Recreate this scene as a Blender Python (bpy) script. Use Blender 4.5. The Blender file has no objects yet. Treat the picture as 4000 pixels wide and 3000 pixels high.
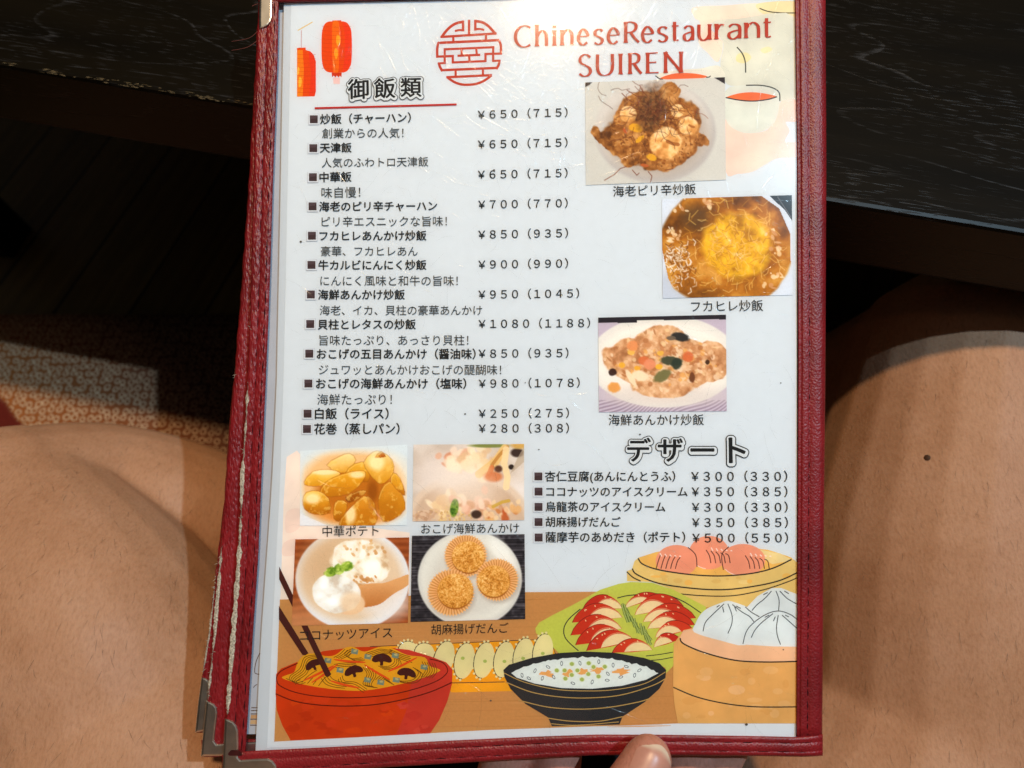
import bpy, bmesh, math, random
import numpy as np
from mathutils import Vector, Matrix, noise as mnoise

random.seed(7); np.random.seed(7)
S = bpy.context.scene
COL = S.collection
R = math.radians

# ---------------------------------------------------------------- camera, world, lamps, exposure
CAM_Z, PITCH, FPX = 0.62, 66.0, 2804.0
cam = bpy.data.cameras.new('camera'); cam_o = bpy.data.objects.new('camera', cam); COL.objects.link(cam_o)
cam_o.location = (0, 0, CAM_Z); cam_o.rotation_euler = (R(90 - PITCH), 0, 0)
cam.sensor_width = 36; cam.lens = 36 * FPX / 4000; cam.clip_start = 0.01; cam.clip_end = 50
cam.dof.use_dof = True; cam.dof.focus_distance = 0.302; cam.dof.aperture_fstop = 9.0
S.camera = cam_o
W = bpy.data.worlds.new('World'); S.world = W; W.use_nodes = True
_n, _l = W.node_tree.nodes, W.node_tree.links                # a dim room: pale ceiling overhead, dark walls
_tc = _n.new('ShaderNodeTexCoord'); _sp = _n.new('ShaderNodeSeparateXYZ'); _l.new(_tc.outputs['Generated'], _sp.inputs[0])
_cr = _n.new('ShaderNodeValToRGB'); _e = _cr.color_ramp.elements
_e[0].position, _e[0].color = 0.62, (0.009, 0.008, 0.006, 1); _e[1].position, _e[1].color = 0.93, (0.085, 0.077, 0.069, 1)
_l.new(_sp.outputs['Z'], _cr.inputs[0]); _l.new(_cr.outputs[0], _n['Background'].inputs[0]); _n['Background'].inputs[1].default_value = 1.0
S.view_settings.view_transform = 'Standard'; S.view_settings.look = 'None'
S.view_settings.exposure = 0.10; S.view_settings.gamma = 1.0
S.render.resolution_x, S.render.resolution_y = 1024, 768

C = Vector((0, 0, CAM_Z))
FW = Vector((0, math.cos(R(PITCH)), -math.sin(R(PITCH))))
UP = Vector((0, math.sin(R(PITCH)), math.cos(R(PITCH))))
RT = Vector((1, 0, 0))
def ray(px, py): return FW + RT * ((px - 2000) / FPX) + UP * ((1500 - py) / FPX)
def at(px, py, d): return C + ray(px, py) * d          # a world point at depth d
def onz(px, py, z):
    r = ray(px, py); return C + r * ((z - CAM_Z) / r.z)

TILT = R(2.9)
MN = (-FW * math.cos(TILT) + UP * math.sin(TILT)).normalized()   # the menu's facing
MU = (UP * math.cos(TILT) + FW * math.sin(TILT)).normalized()
MO = C + FW * 0.295
MROT = Matrix((RT, MU, MN)).transposed()
MMAT = Matrix.Translation(MO) @ MROT.to_4x4()
def L(px, py, w=0.0):                                   # a point of the menu's own plane, w above it
    r = ray(px, py); o = MO + MN * w
    t = (o - C).dot(MN) / r.dot(MN)
    p = C + r * t - MO
    return Vector((p.dot(RT), p.dot(MU), p.dot(MN)))
def Lw(px, py, w=0.0): return MMAT @ L(px, py, w)

def lamp(name, loc, power, color, radius):
    l = bpy.data.lights.new(name, 'POINT'); l.energy = power; l.color = color; l.shadow_soft_size = radius
    o = bpy.data.objects.new(name, l); o.location = loc; COL.objects.link(o)
def mirror_dir(px, py):
    r = ray(px, py).normalized(); return r - 2 * r.dot(MN) * MN
_p = Lw(2200, -110); _d = mirror_dir(2200, -110); WARM = _p + _d * ((2.35 - _p.z) / _d.z)
_p = Lw(3330, 560); _d = mirror_dir(3330, 560); COOL = _p + _d * ((2.45 - _p.z) / _d.z)
lamp('warm_ceiling_lamp', WARM, 108, (1.0, 0.72, 0.43), 0.048)
lamp('cool_ceiling_lamp', COOL, 112, (0.54, 0.80, 1.0), 0.016)

# ---------------------------------------------------------------- helpers
def lin(c):
    out = []
    for v in c[:3]:
        v = v / 255.0
        out.append(v / 12.92 if v <= 0.04045 else ((v + 0.055) / 1.055) ** 2.4)
    return out
def nt(name):
    m = bpy.data.materials.new(name); m.use_nodes = True
    n = m.node_tree.nodes; return m, n, m.node_tree.links, n['Principled BSDF']
def N(nodes, typ, **kw):
    x = nodes.new(typ)
    for k, v in kw.items():
        if hasattr(x, k): setattr(x, k, v)
        else: x.inputs[k].default_value = v
    return x
def ramp(nodes, stops):
    r = nodes.new('ShaderNodeValToRGB'); e = r.color_ramp.elements
    e[0].position, e[0].color = stops[0][0], (*stops[0][1], 1)
    e[1].position, e[1].color = stops[-1][0], (*stops[-1][1], 1)
    for p, c in stops[1:-1]:
        k = e.new(p); k.color = (*c, 1)
    return r
def mesh(name, v, f, mat, parent=None, smooth=False, cols=None, mw=None):
    me = bpy.data.meshes.new(name); me.from_pydata([tuple(p) for p in v], [], f)
    if cols is not None:
        a = me.color_attributes.new('Col', 'FLOAT_COLOR', 'POINT')
        flat = np.ones((len(v), 4), dtype=np.float32); flat[:, :3] = np.asarray(cols, dtype=np.float32)
        a.data.foreach_set('color', flat.ravel())
    me.update()
    if smooth: me.shade_smooth()
    me.materials.append(mat)
    o = bpy.data.objects.new(name, me); COL.objects.link(o)
    if parent: o.parent = parent
    if mw is not None: o.matrix_world = mw
    return o
def tag(o, label=None, cat=None, group=None, kind=None):
    if label: o['label'] = label
    if cat: o['category'] = cat
    if group: o['group'] = group
    if kind: o['kind'] = kind
    return o
def empty(name, mw):
    o = bpy.data.objects.new(name, None); o.empty_display_size = 0.05; o.matrix_world = mw; COL.objects.link(o); return o
def catmull(P, n):
    P = [Vector(p) for p in P]; out = []
    for i in range(len(P) - 1):
        a, b, c, d = P[max(i - 1, 0)], P[i], P[i + 1], P[min(i + 2, len(P) - 1)]
        for k in range(n):
            t = k / n
            out.append(0.5 * ((2 * b) + (c - a) * t + (2 * a - 5 * b + 4 * c - d) * t * t + (3 * b - 3 * c + d - a) * t ** 3))
    out.append(P[-1]); return out
def tube(P, rad, n=24, sub=8):
    """closed tapered tube through P with round ends: (verts, faces)"""
    Q = catmull([Vector((p[0], p[1], p[2])) for p in P], sub)
    rr = [v.x for v in catmull([Vector((r, 0, 0)) for r in rad], sub)]
    t0 = (Q[1] - Q[0]).normalized(); t1 = (Q[-1] - Q[-2]).normalized()
    rings = []
    for a in (80, 60, 40, 20): rings.append((Q[0] - t0 * rr[0] * math.sin(R(a)), rr[0] * math.cos(R(a)), t0))
    for i in range(len(Q)):
        t = (Q[min(i + 1, len(Q) - 1)] - Q[max(i - 1, 0)]).normalized(); rings.append((Q[i], rr[i], t))
    for a in (20, 40, 60, 80): rings.append((Q[-1] + t1 * rr[-1] * math.sin(R(a)), rr[-1] * math.cos(R(a)), t1))
    v, f = [], []
    side = t0.orthogonal().normalized()
    for p, r, t in rings:
        side = (side - t * side.dot(t)).normalized(); up = t.cross(side)
        for k in range(n):
            a = 2 * math.pi * k / n; v.append(p + (side * math.cos(a) + up * math.sin(a)) * r)
    m = len(rings)
    for i in range(m - 1):
        for k in range(n):
            f.append((i * n + k, i * n + (k + 1) % n, (i + 1) * n + (k + 1) % n, (i + 1) * n + k))
    f.append(tuple(reversed(range(n)))); f.append(tuple(range((m - 1) * n, m * n)))
    return v, f
def joinvf(parts):
    v, f = [], []
    for a, b in parts:
        o = len(v); v += list(a); f += [tuple(i + o for i in q) for q in b]
    return v, f
def box(x0, y0, z0, x1, y1, z1):
    v = [(x0, y0, z0), (x1, y0, z0), (x1, y1, z0), (x0, y1, z0), (x0, y0, z1), (x1, y0, z1), (x1, y1, z1), (x0, y1, z1)]
    return v, [(0, 3, 2, 1), (4, 5, 6, 7), (0, 1, 5, 4), (1, 2, 6, 5), (2, 3, 7, 6), (3, 0, 4, 7)]
def remeshed(parts, voxel, smooth):
    v, f = joinvf(parts); me = bpy.data.meshes.new('tmp'); me.from_pydata([tuple(p) for p in v], [], f)
    o = bpy.data.objects.new('tmp', me); COL.objects.link(o)
    m = o.modifiers.new('r', 'REMESH'); m.mode = 'VOXEL'; m.voxel_size = voxel
    s = o.modifiers.new('s', 'SMOOTH'); s.iterations = smooth; s.factor = 0.5
    dg = bpy.context.evaluated_depsgraph_get(); dg.update()
    out = bpy.data.meshes.new_from_object(o.evaluated_get(dg))
    bpy.data.objects.remove(o); bpy.data.meshes.remove(me); out.shade_smooth(); return out
def bevelled(v, f, w, seg=2):
    bm = bmesh.new(); vs = [bm.verts.new(p) for p in v]
    for q in f: bm.faces.new([vs[i] for i in q])
    bmesh.ops.bevel(bm, geom=bm.edges[:], offset=w, segments=seg, profile=0.6, affect='EDGES')
    bm.normal_update(); vv = [x.co.copy() for x in bm.verts]; bm.verts.index_update()
    ff = [tuple(x.index for x in q.verts) for q in bm.faces]; bm.free(); return vv, ff

# ---------------------------------------------------------------- materials
def mat_black_wood(name):
    """black stain over open-grained wood: pale pores in short dashes, thickest along wandering growth rings"""
    m, n, l, b = nt(name)
    tc = N(n, 'ShaderNodeTexCoord')
    def noise(scale, detail=3.0, rough=0.5):
        mp = N(n, 'ShaderNodeMapping'); mp.inputs['Scale'].default_value = scale; l.new(tc.outputs['Object'], mp.inputs[0])
        t = N(n, 'ShaderNodeTexNoise', Scale=1.0, Detail=detail, Roughness=rough); l.new(mp.outputs[0], t.inputs[0]); return t.outputs[0]
    def math_(op, a_, b_):
        t = N(n, 'ShaderNodeMath', operation=op)
        for i, v in enumerate((a_, b_)):
            if isinstance(v, (int, float)): t.inputs[i].default_value = v
            else: l.new(v, t.inputs[i])
        return t.outputs[0]
    def rmp(v, stops):
        r = ramp(n, [(p, (c, c, c)) for p, c in stops]); l.new(v, r.inputs[0]); return r.outputs[0]
    dash = noise((85, 1100, 1100), 2.0)
    h = math_('FRACT', math_('MULTIPLY', noise((4.5, 15, 15), 2.0, 0.4), 13.0), 0)
    ringl = rmp(h, [(0.0, 1), (0.03, 1), (0.09, 0), (1.0, 0)])
    zone = rmp(noise((9, 22, 22), 3.0), [(0.40, 0.0), (0.62, 1.0)])
    pores = math_('MULTIPLY', rmp(dash, [(0.60, 0), (0.70, 1)]), math_('MULTIPLY_ADD' if False else 'MULTIPLY', zone, 0.8))
    lines = math_('MULTIPLY', ringl, rmp(dash, [(0.42, 0), (0.62, 1)]))
    tot = math_('MINIMUM', math_('ADD', math_('MULTIPLY', lines, rmp(noise((6, 8, 8)), [(0.42, 0.1), (0.6, 1)])), pores), 1.0)
    base = ramp(n, [(0.35, (0.0028, 0.0020, 0.0010)), (0.65, (0.0054, 0.0037, 0.0016))]); l.new(noise((5, 60, 60)), base.inputs[0])
    mm = N(n, 'ShaderNodeMixRGB'); l.new(tot, mm.inputs[0]); l.new(base.outputs[0], mm.inputs[1]); mm.inputs[2].default_value = (0.034, 0.033, 0.034, 1); l.new(mm.outputs[0], b.inputs['Base Color'])
    b.inputs['Roughness'].default_value = 0.40; b.inputs['Specular IOR Level'].default_value = 0.16
    bp = N(n, 'ShaderNodeBump', Strength=0.3, Distance=0.0004, invert=True); l.new(tot, bp.inputs['Height']); l.new(bp.outputs[0], b.inputs['Normal'])
    return m
def mat_floor():
    m, n, l, b = nt('dark floorboards')
    tc = N(n, 'ShaderNodeTexCoord'); mp = N(n, 'ShaderNodeMapping'); mp.inputs['Rotation'].default_value = (0, 0, R(-70.5))
    l.new(tc.outputs['Object'], mp.inputs[0])
    sp = N(n, 'ShaderNodeSeparateXYZ'); l.new(mp.outputs[0], sp.inputs[0])
    mod = N(n, 'ShaderNodeMath', operation='DIVIDE'); l.new(sp.outputs['Y'], mod.inputs[0]); mod.inputs[1].default_value = 0.0706
    ad = N(n, 'ShaderNodeMath', operation='ADD'); l.new(mod.outputs[0], ad.inputs[0]); ad.inputs[1].default_value = 100.30
    fr = N(n, 'ShaderNodeMath', operation='FRACT'); l.new(ad.outputs[0], fr.inputs[0])
    fl = N(n, 'ShaderNodeMath', operation='FLOOR'); l.new(ad.outputs[0], fl.inputs[0])
    seam = ramp(n, [(0.0, (0, 0, 0)), (0.030, (0.05, 0.05, 0.05)), (0.045, (1, 1, 1))]); l.new(fr.outputs[0], seam.inputs[0])
    wn = N(n, 'ShaderNodeTexWhiteNoise', noise_dimensions='1D'); l.new(fl.outputs[0], wn.inputs['W'])
    m2 = N(n, 'ShaderNodeMapping'); m2.inputs['Scale'].default_value = (6, 70, 1); l.new(mp.outputs[0], m2.inputs[0])
    g = N(n, 'ShaderNodeTexNoise', Scale=1.5, Detail=5.0); l.new(m2.outputs[0], g.inputs[0])
    c = ramp(n, [(0.3, (0.085, 0.054, 0.016)), (0.7, (0.16, 0.104, 0.031))]); l.new(g.outputs[0], c.inputs[0])
    br = N(n, 'ShaderNodeMapRange'); br.inputs[3].default_value = 0.7; br.inputs[4].default_value = 1.25; l.new(wn.outputs[0], br.inputs[0])
    k1 = N(n, 'ShaderNodeMixRGB', blend_type='MULTIPLY'); k1.inputs[0].default_value = 1; l.new(c.outputs[0], k1.inputs[1]); l.new(br.outputs[0], k1.inputs[2])
    k2 = N(n, 'ShaderNodeMixRGB', blend_type='MULTIPLY'); k2.inputs[0].default_value = 1; l.new(k1.outputs[0], k2.inputs[1]); l.new(seam.outputs[0], k2.inputs[2])
    l.new(k2.outputs[0], b.inputs['Base Color']); b.inputs['Roughness'].default_value = 0.45
    bp = N(n, 'ShaderNodeBump', Strength=0.5, Distance=0.001); l.new(seam.outputs[0], bp.inputs['Height']); l.new(bp.outputs[0], b.inputs['Normal'])
    return m
def mat_cushion():
    m, n, l, b = nt('dyed dot cloth')
    tc = N(n, 'ShaderNodeTexCoord')
    wp = N(n, 'ShaderNodeTexNoise', Scale=60.0, Detail=2.0); l.new(tc.outputs['Object'], wp.inputs[0])
    mx = N(n, 'ShaderNodeMixRGB', blend_type='ADD'); mx.inputs[0].default_value = 0.006; l.new(tc.outputs['Object'], mx.inputs[1]); l.new(wp.outputs['Color'], mx.inputs[2])
    v = N(n, 'ShaderNodeTexVoronoi', Scale=142.0, voronoi_dimensions='2D'); v.inputs['Randomness'].default_value = 0.36; l.new(mx.outputs[0], v.inputs['Vector'])
    ring = ramp(n, [(0.20, (0, 0, 0)), (0.29, (1, 1, 1)), (0.36, (1, 1, 1)), (0.44, (0, 0, 0))]); l.new(v.outputs['Distance'], ring.inputs[0])
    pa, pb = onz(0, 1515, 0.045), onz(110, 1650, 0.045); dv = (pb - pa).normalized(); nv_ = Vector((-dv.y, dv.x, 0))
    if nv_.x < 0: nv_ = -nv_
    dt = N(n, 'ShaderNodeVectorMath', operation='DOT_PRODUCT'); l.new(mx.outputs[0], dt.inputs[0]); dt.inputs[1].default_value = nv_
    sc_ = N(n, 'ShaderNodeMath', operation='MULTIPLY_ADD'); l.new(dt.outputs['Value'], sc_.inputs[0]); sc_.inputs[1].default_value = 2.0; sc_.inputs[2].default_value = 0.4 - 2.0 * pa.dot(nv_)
    st = ramp(n, [(0.27, (0.30, 0.13, 0.05)), (0.28, (0.13, 0.016, 0.010)), (0.398, (0.13, 0.016, 0.010)), (0.402, (0.34, 0.11, 0.03)), (0.56, (0.20, 0.065, 0.026)), (0.66, (0.060, 0.028, 0.022)), (0.90, (0.03, 0.014, 0.012))]); l.new(sc_.outputs[0], st.inputs[0])  # red stripe, orange, then far cloth darkened: table shade painted into the colour
    dot = ramp(n, [(0.25, (1, 1, 1)), (0.28, (0, 0, 0)), (0.398, (0, 0, 0)), (0.404, (1, 1, 1)), (0.54, (0.85, 0.85, 0.85)), (0.66, (0.28, 0.28, 0.28))]); l.new(sc_.outputs[0], dot.inputs[0])  # no rings on the stripe; far rings dimmed to deepen that painted shade
    k = N(n, 'ShaderNodeMath', operation='MULTIPLY'); l.new(ring.outputs[0], k.inputs[0]); l.new(dot.outputs[0], k.inputs[1])
    fn = N(n, 'ShaderNodeTexNoise', Scale=700.0, Detail=2.0); l.new(tc.outputs['Object'], fn.inputs[0])
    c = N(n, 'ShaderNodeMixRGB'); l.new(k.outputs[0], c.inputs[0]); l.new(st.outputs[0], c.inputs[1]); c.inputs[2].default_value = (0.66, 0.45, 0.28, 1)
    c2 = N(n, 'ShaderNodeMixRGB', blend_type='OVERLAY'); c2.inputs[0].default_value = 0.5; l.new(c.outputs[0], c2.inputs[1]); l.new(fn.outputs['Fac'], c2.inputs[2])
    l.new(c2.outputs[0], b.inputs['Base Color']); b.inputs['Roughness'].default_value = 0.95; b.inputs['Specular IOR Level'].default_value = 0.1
    bp = N(n, 'ShaderNodeBump', Strength=0.6, Distance=0.001); l.new(k.outputs[0], bp.inputs['Height']); l.new(bp.outputs[0], b.inputs['Normal'])
    return m
def mat_skin():
    m, n, l, b = nt('tanned skin')
    tc = N(n, 'ShaderNodeTexCoord')
    a = N(n, 'ShaderNodeTexNoise', Scale=28.0, Detail=6.0, Roughness=0.65); l.new(tc.outputs['Object'], a.inputs[0])
    mp = N(n, 'ShaderNodeMapping'); mp.inputs['Scale'].default_value = (900, 330, 500); mp.inputs['Rotation'].default_value = (0, 0, R(8)); l.new(tc.outputs['Object'], mp.inputs[0])
    f = N(n, 'ShaderNodeTexNoise', Scale=1.0, Detail=4.0, Roughness=0.7); l.new(mp.outputs[0], f.inputs[0])
    c = ramp(n, [(0.30, (0.440, 0.220, 0.120)), (0.5, (0.49, 0.257, 0.147)), (0.72, (0.525, 0.287, 0.176))]); l.new(a.outputs[0], c.inputs[0])
    r2 = ramp(n, [(0.30, (0.82, 0.78, 0.73)), (0.5, (0.98, 0.97, 0.965)), (0.72, (1.07, 1.08, 1.09))]); l.new(f.outputs[0], r2.inputs[0])
    k = N(n, 'ShaderNodeMixRGB', blend_type='MULTIPLY'); k.inputs[0].default_value = 1; l.new(c.outputs[0], k.inputs[1]); l.new(r2.outputs[0], k.inputs[2])
    ds = N(n, 'ShaderNodeVectorMath', operation='DISTANCE'); l.new(tc.outputs['Object'], ds.inputs[0]); ds.inputs[1].default_value = Lw(2450, 3200, 0.0)
    pk = ramp(n, [(0.04, (1, 1, 1)), (0.13, (0, 0, 0))]); l.new(ds.outputs['Value'], pk.inputs[0])
    hm = N(n, 'ShaderNodeMixRGB', blend_type='MULTIPLY'); l.new(pk.outputs[0], hm.inputs[0]); l.new(k.outputs[0], hm.inputs[1]); hm.inputs[2].default_value = (1.16, 0.98, 1.28, 1)   # rosier fingers
    l.new(hm.outputs[0], b.inputs['Base Color']); b.inputs['Roughness'].default_value = 0.55; b.inputs['Specular IOR Level'].default_value = 0.25
    b.inputs['Subsurface Weight'].default_value = 0.12; b.inputs['Subsurface Radius'].default_value = (1, 0.4, 0.2); b.inputs['Subsurface Scale'].default_value = 0.004
    v = N(n, 'ShaderNodeTexVoronoi', Scale=620.0); l.new(tc.outputs['Object'], v.inputs['Vector'])
    bp = N(n, 'ShaderNodeBump', Strength=0.22, Distance=0.0006); l.new(f.outputs[0], bp.inputs['Height'])
    b2 = N(n, 'ShaderNodeBump', Strength=0.16, Distance=0.0004); l.new(v.outputs['Distance'], b2.inputs['Height']); l.new(bp.outputs[0], b2.inputs['Normal']); l.new(b2.outputs[0], b.inputs['Normal'])
    return m
def mat_leather(name, stretch, scale, strength, rough):
    m, n, l, b = nt(name)
    tc = N(n, 'ShaderNodeTexCoord'); mp = N(n, 'ShaderNodeMapping'); mp.inputs['Rotation'].default_value = (0, 0, R(-32)); mp.inputs['Scale'].default_value = stretch
    l.new(tc.outputs['Object'], mp.inputs[0])
    v = N(n, 'ShaderNodeTexVoronoi', Scale=scale, feature='SMOOTH_F1'); v.inputs['Smoothness'].default_value = 0.6; l.new(mp.outputs[0], v.inputs['Vector'])
    f = N(n, 'ShaderNodeTexNoise', Scale=scale * 1.7, Detail=4.0); l.new(mp.outputs[0], f.inputs[0])
    mix = N(n, 'ShaderNodeMath', operation='MULTIPLY_ADD'); l.new(f.outputs[0], mix.inputs[0]); mix.inputs[1].default_value = 0.6; l.new(v.outputs['Distance'], mix.inputs[2])
    g = N(n, 'ShaderNodeTexNoise', Scale=35.0, Detail=4.0); l.new(tc.outputs['Object'], g.inputs[0])
    c = ramp(n, [(0.3, (0.150, 0.0075, 0.010)), (0.55, (0.235, 0.010, 0.014)), (0.75, (0.285, 0.016, 0.020))]); l.new(g.outputs[0], c.inputs[0])
    gl = ramp(n, [(0.35, (0.78, 0.72, 0.72)), (0.8, (1.15, 1.2, 1.2))]); l.new(mix.outputs[0], gl.inputs[0])
    k = N(n, 'ShaderNodeMixRGB', blend_type='MULTIPLY'); k.inputs[0].default_value = 1; l.new(c.outputs[0], k.inputs[1]); l.new(gl.outputs[0], k.inputs[2])
    l.new(k.outputs[0], b.inputs['Base Color']); b.inputs['Roughness'].default_value = rough; b.inputs['Specular IOR Level'].default_value = 0.5
    bp = N(n, 'ShaderNodeBump', Strength=strength, Distance=0.0005); l.new(mix.outputs[0], bp.inputs['Height']); l.new(bp.outputs[0], b.inputs['Normal'])
    return m
def mat_flat(name, c, rough=0.6, spec=0.3, metal=0.0, grain=0.0, gs=300):
    m, n, l, b = nt(name)
    b.inputs['Roughness'].default_value = rough; b.inputs['Specular IOR Level'].default_value = spec; b.inputs['Metallic'].default_value = metal
    tc = N(n, 'ShaderNodeTexCoord'); g = N(n, 'ShaderNodeTexNoise', Scale=gs, Detail=4.0); l.new(tc.outputs['Object'], g.inputs[0])
    r = ramp(n, [(0.3, tuple(x * (1 - grain) for x in c)), (0.7, tuple(min(1, x * (1 + grain)) for x in c))]); l.new(g.outputs[0], r.inputs[0])
    l.new(r.outputs[0], b.inputs['Base Color']); return m
def mat_print(name, grain=0.04, gs=900, k=1.0):
    """ink: colour from the drawn shapes, with a fine paper grain"""
    m, n, l, b = nt(name)
    a = N(n, 'ShaderNodeVertexColor', layer_name='Col'); tc = N(n, 'ShaderNodeTexCoord')
    g = N(n, 'ShaderNodeTexNoise', Scale=gs, Detail=4.0); l.new(tc.outputs['Object'], g.inputs[0])
    r = ramp(n, [(0.3, (k * (1 - grain),) * 3), (0.7, (k * (1 + grain),) * 3)]); l.new(g.outputs[0], r.inputs[0])
    x = N(n, 'ShaderNodeMixRGB', blend_type='MULTIPLY'); x.inputs[0].default_value = 1; l.new(a.outputs[0], x.inputs[1]); l.new(r.outputs[0], x.inputs[2])
    l.new(x.outputs[0], b.inputs['Base Color']); b.inputs['Roughness'].default_value = 0.7; b.inputs['Specular IOR Level'].default_value = 0.1
    return m
def mat_film(name, tint, fac, r1, r2, wide):
    """clear plastic film: lets light through and mirrors by its Fresnel, with a soft second lobe from fine wear"""
    m = bpy.data.materials.new(name); m.use_nodes = True; n = m.node_tree.nodes; l = m.node_tree.links
    n.remove(n['Principled BSDF']); out = n['Material Output']
    t = N(n, 'ShaderNodeBsdfTransparent'); t.inputs[0].default_value = (*tint, 1)
    g = N(n, 'ShaderNodeBsdfGlossy'); g.inputs['Roughness'].default_value = r1
    g2 = N(n, 'ShaderNodeBsdfGlossy'); g2.inputs['Roughness'].default_value = r2
    tc = N(n, 'ShaderNodeTexCoord'); nz = N(n, 'ShaderNodeTexNoise', Scale=55.0, Detail=3.0); l.new(tc.outputs['Object'], nz.inputs[0])
    bp = N(n, 'ShaderNodeBump', Strength=0.12, Distance=0.0004); l.new(nz.outputs[0], bp.inputs['Height']); l.new(bp.outputs[0], g.inputs['Normal'])
    mg = N(n, 'ShaderNodeMixShader'); mg.inputs[0].default_value = wide; l.new(g.outputs[0], mg.inputs[1]); l.new(g2.outputs[0], mg.inputs[2])
    fr = N(n, 'ShaderNodeFresnel', IOR=1.49); mu = N(n, 'ShaderNodeMath', operation='MULTIPLY'); mu.inputs[1].default_value = fac; l.new(fr.outputs[0], mu.inputs[0])
    mx = N(n, 'ShaderNodeMixShader'); l.new(mu.outputs[0], mx.inputs[0]); l.new(t.outputs[0], mx.inputs[1]); l.new(mg.outputs[0], mx.inputs[2]); l.new(mx.outputs[0], out.inputs[0])
    return m
M_PRINT = mat_print('printed picture'); M_WASH = mat_print('watercolour print', 0.10, 70)
M_PHOTO = mat_print('printed photograph', 0.03, 1500, 1.12)
M_INK = mat_flat('black ink', lin((40, 40, 40)), 0.7, 0.1)
M_INK2 = mat_flat('grey ink', lin((66, 68, 68)), 0.7, 0.1)
M_RED_INK = mat_flat('red ink', lin((196, 62, 44)), 0.7, 0.1, grain=0.08, gs=60)
M_PAPER = mat_flat('white paper', (0.82, 0.874, 0.925), 0.6, 0.2, grain=0.012, gs=250)
M_LAM = mat_flat('milky laminate', (0.72, 0.77, 0.82), 0.3, 0.5)
M_LEATHER_L = mat_leather('coarse red leatherette', (1150, 420, 500), 1.0, 0.8, 0.38)
M_LEATHER_R = mat_leather('smooth red leatherette', (1250, 1100, 700), 1.0, 0.36, 0.42)
M_STITCH = mat_flat('dark red thread', (0.035, 0.004, 0.006), 0.8, 0.1)
M_METAL = mat_flat('worn nickel', (0.80, 0.77, 0.70), 0.33, 0.5, 1.0, grain=0.16, gs=160)
M_FRAY = mat_flat('frayed cream cloth', (0.52, 0.47, 0.38), 0.95, 0.05, grain=0.55, gs=1400)

# ---------------------------------------------------------------- the setting
fl = mesh('floor', [(-3, -3, 0), (3, -3, 0), (3, 3, 0), (-3, 3, 0)], [(0, 1, 2, 3)], mat_floor()); tag(fl, kind='structure')

# ---------------------------------------------------------------- table
TZ = 0.36
e0 = onz(0, 253, TZ); e1 = onz(4000, 910, TZ)
ang = math.atan2(e1.y - e0.y, e1.x - e0.x)
TM = Matrix.Translation((e0 + e1) / 2) @ Matrix.Rotation(ang, 4, 'Z')
wood = mat_black_wood('black stained wood')
tb = empty('low_table', TM); tag(tb, 'low black stained wood table with a scuffed front edge, behind the menu', 'table')
v, f = bevelled(*box(-0.62, 0.0, -0.042, 0.85, 0.80, 0.0), 0.0022, 2); mesh('tabletop', v, f, wood, tb)
wear_v, wear_f = [], []
rw = random.Random(3)
for k in range(170):                                      # bare wood where the edge is chipped, heaviest on the left
    x = -0.30 + 0.32 * rw.random() ** 0.8; ln = rw.uniform(0.001, 0.006); h = rw.uniform(0.0001, 0.0005); y = rw.uniform(-0.0002, 0.0022)
    o = len(wear_v); z = 0.00012 - (0.0009 if y < 0.0006 else 0) * 0.4
    wear_v += [(x, y, z), (x + ln * 0.5, y - h * 0.6, z), (x + ln, y, z), (x + ln * 0.6, y + h, z + 0.00005)]; wear_f.append((o, o + 1, o + 2, o + 3))
mesh('edge_wear', wear_v, wear_f, mat_flat('bare chipped wood', (0.095, 0.07, 0.036), 0.8, 0.2, grain=0.8, gs=900), tb)
mesh('apron', *bevelled(*box(-0.56, 0.05, -0.085, 0.79, 0.07, -0.0425), 0.001, 1), mat_flat('dark brown wood', (0.012, 0.006, 0.004), 0.5, 0.3), tb)
for lx, ly in ((-0.56, 0.04), (0.75, 0.04), (-0.56, 0.72), (0.75, 0.72)):
    mesh('leg', *bevelled(*box(lx, ly + 0.031, -0.36, lx + 0.04, ly + 0.071, -0.0855), 0.002, 1), wood, tb)

# ---------------------------------------------------------------- floor cushion
CU_X0, CU_X1, CU_Y0, CU_Y1, CU_H = -0.60, 0.48, -0.45, 0.338, 0.046
nx, ny = 90, 80; cv, cf = [], []
for sgn in (1, -1):
    for j in range(ny + 1):
        for i in range(nx + 1):
            a, b = i / nx * 2 - 1, j / ny * 2 - 1
            e = (1 - abs(a) ** 9) * (1 - abs(b) ** 9); h = CU_H * 0.5 * max(e, 0) ** 0.55
            x = CU_X0 + (CU_X1 - CU_X0) * i / nx; y = CU_Y0 + (CU_Y1 - CU_Y0) * j / ny
            wob = 0.004 * mnoise.noise(Vector((x * 9, y * 9, 3))) * (1 if sgn > 0 else 0) * e
            cv.append((x, y - 0.035 * (1 - abs(b)) * 0 - 0.06 * (x + 0.1) * 0, CU_H * 0.5 + sgn * h + wob + 0.001))
o2 = (nx + 1) * (ny + 1)
for j in range(ny):
    for i in range(nx):
        q = (j * (nx + 1) + i, j * (nx + 1) + i + 1, (j + 1) * (nx + 1) + i + 1, (j + 1) * (nx + 1) + i)
        cf.append(q); cf.append(tuple(reversed([k + o2 for k in q])))
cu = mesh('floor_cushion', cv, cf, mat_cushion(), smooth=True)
tag(cu, 'flat floor cushion in orange and brown tie-dyed cloth of small rings, under the legs', 'cushion')

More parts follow.
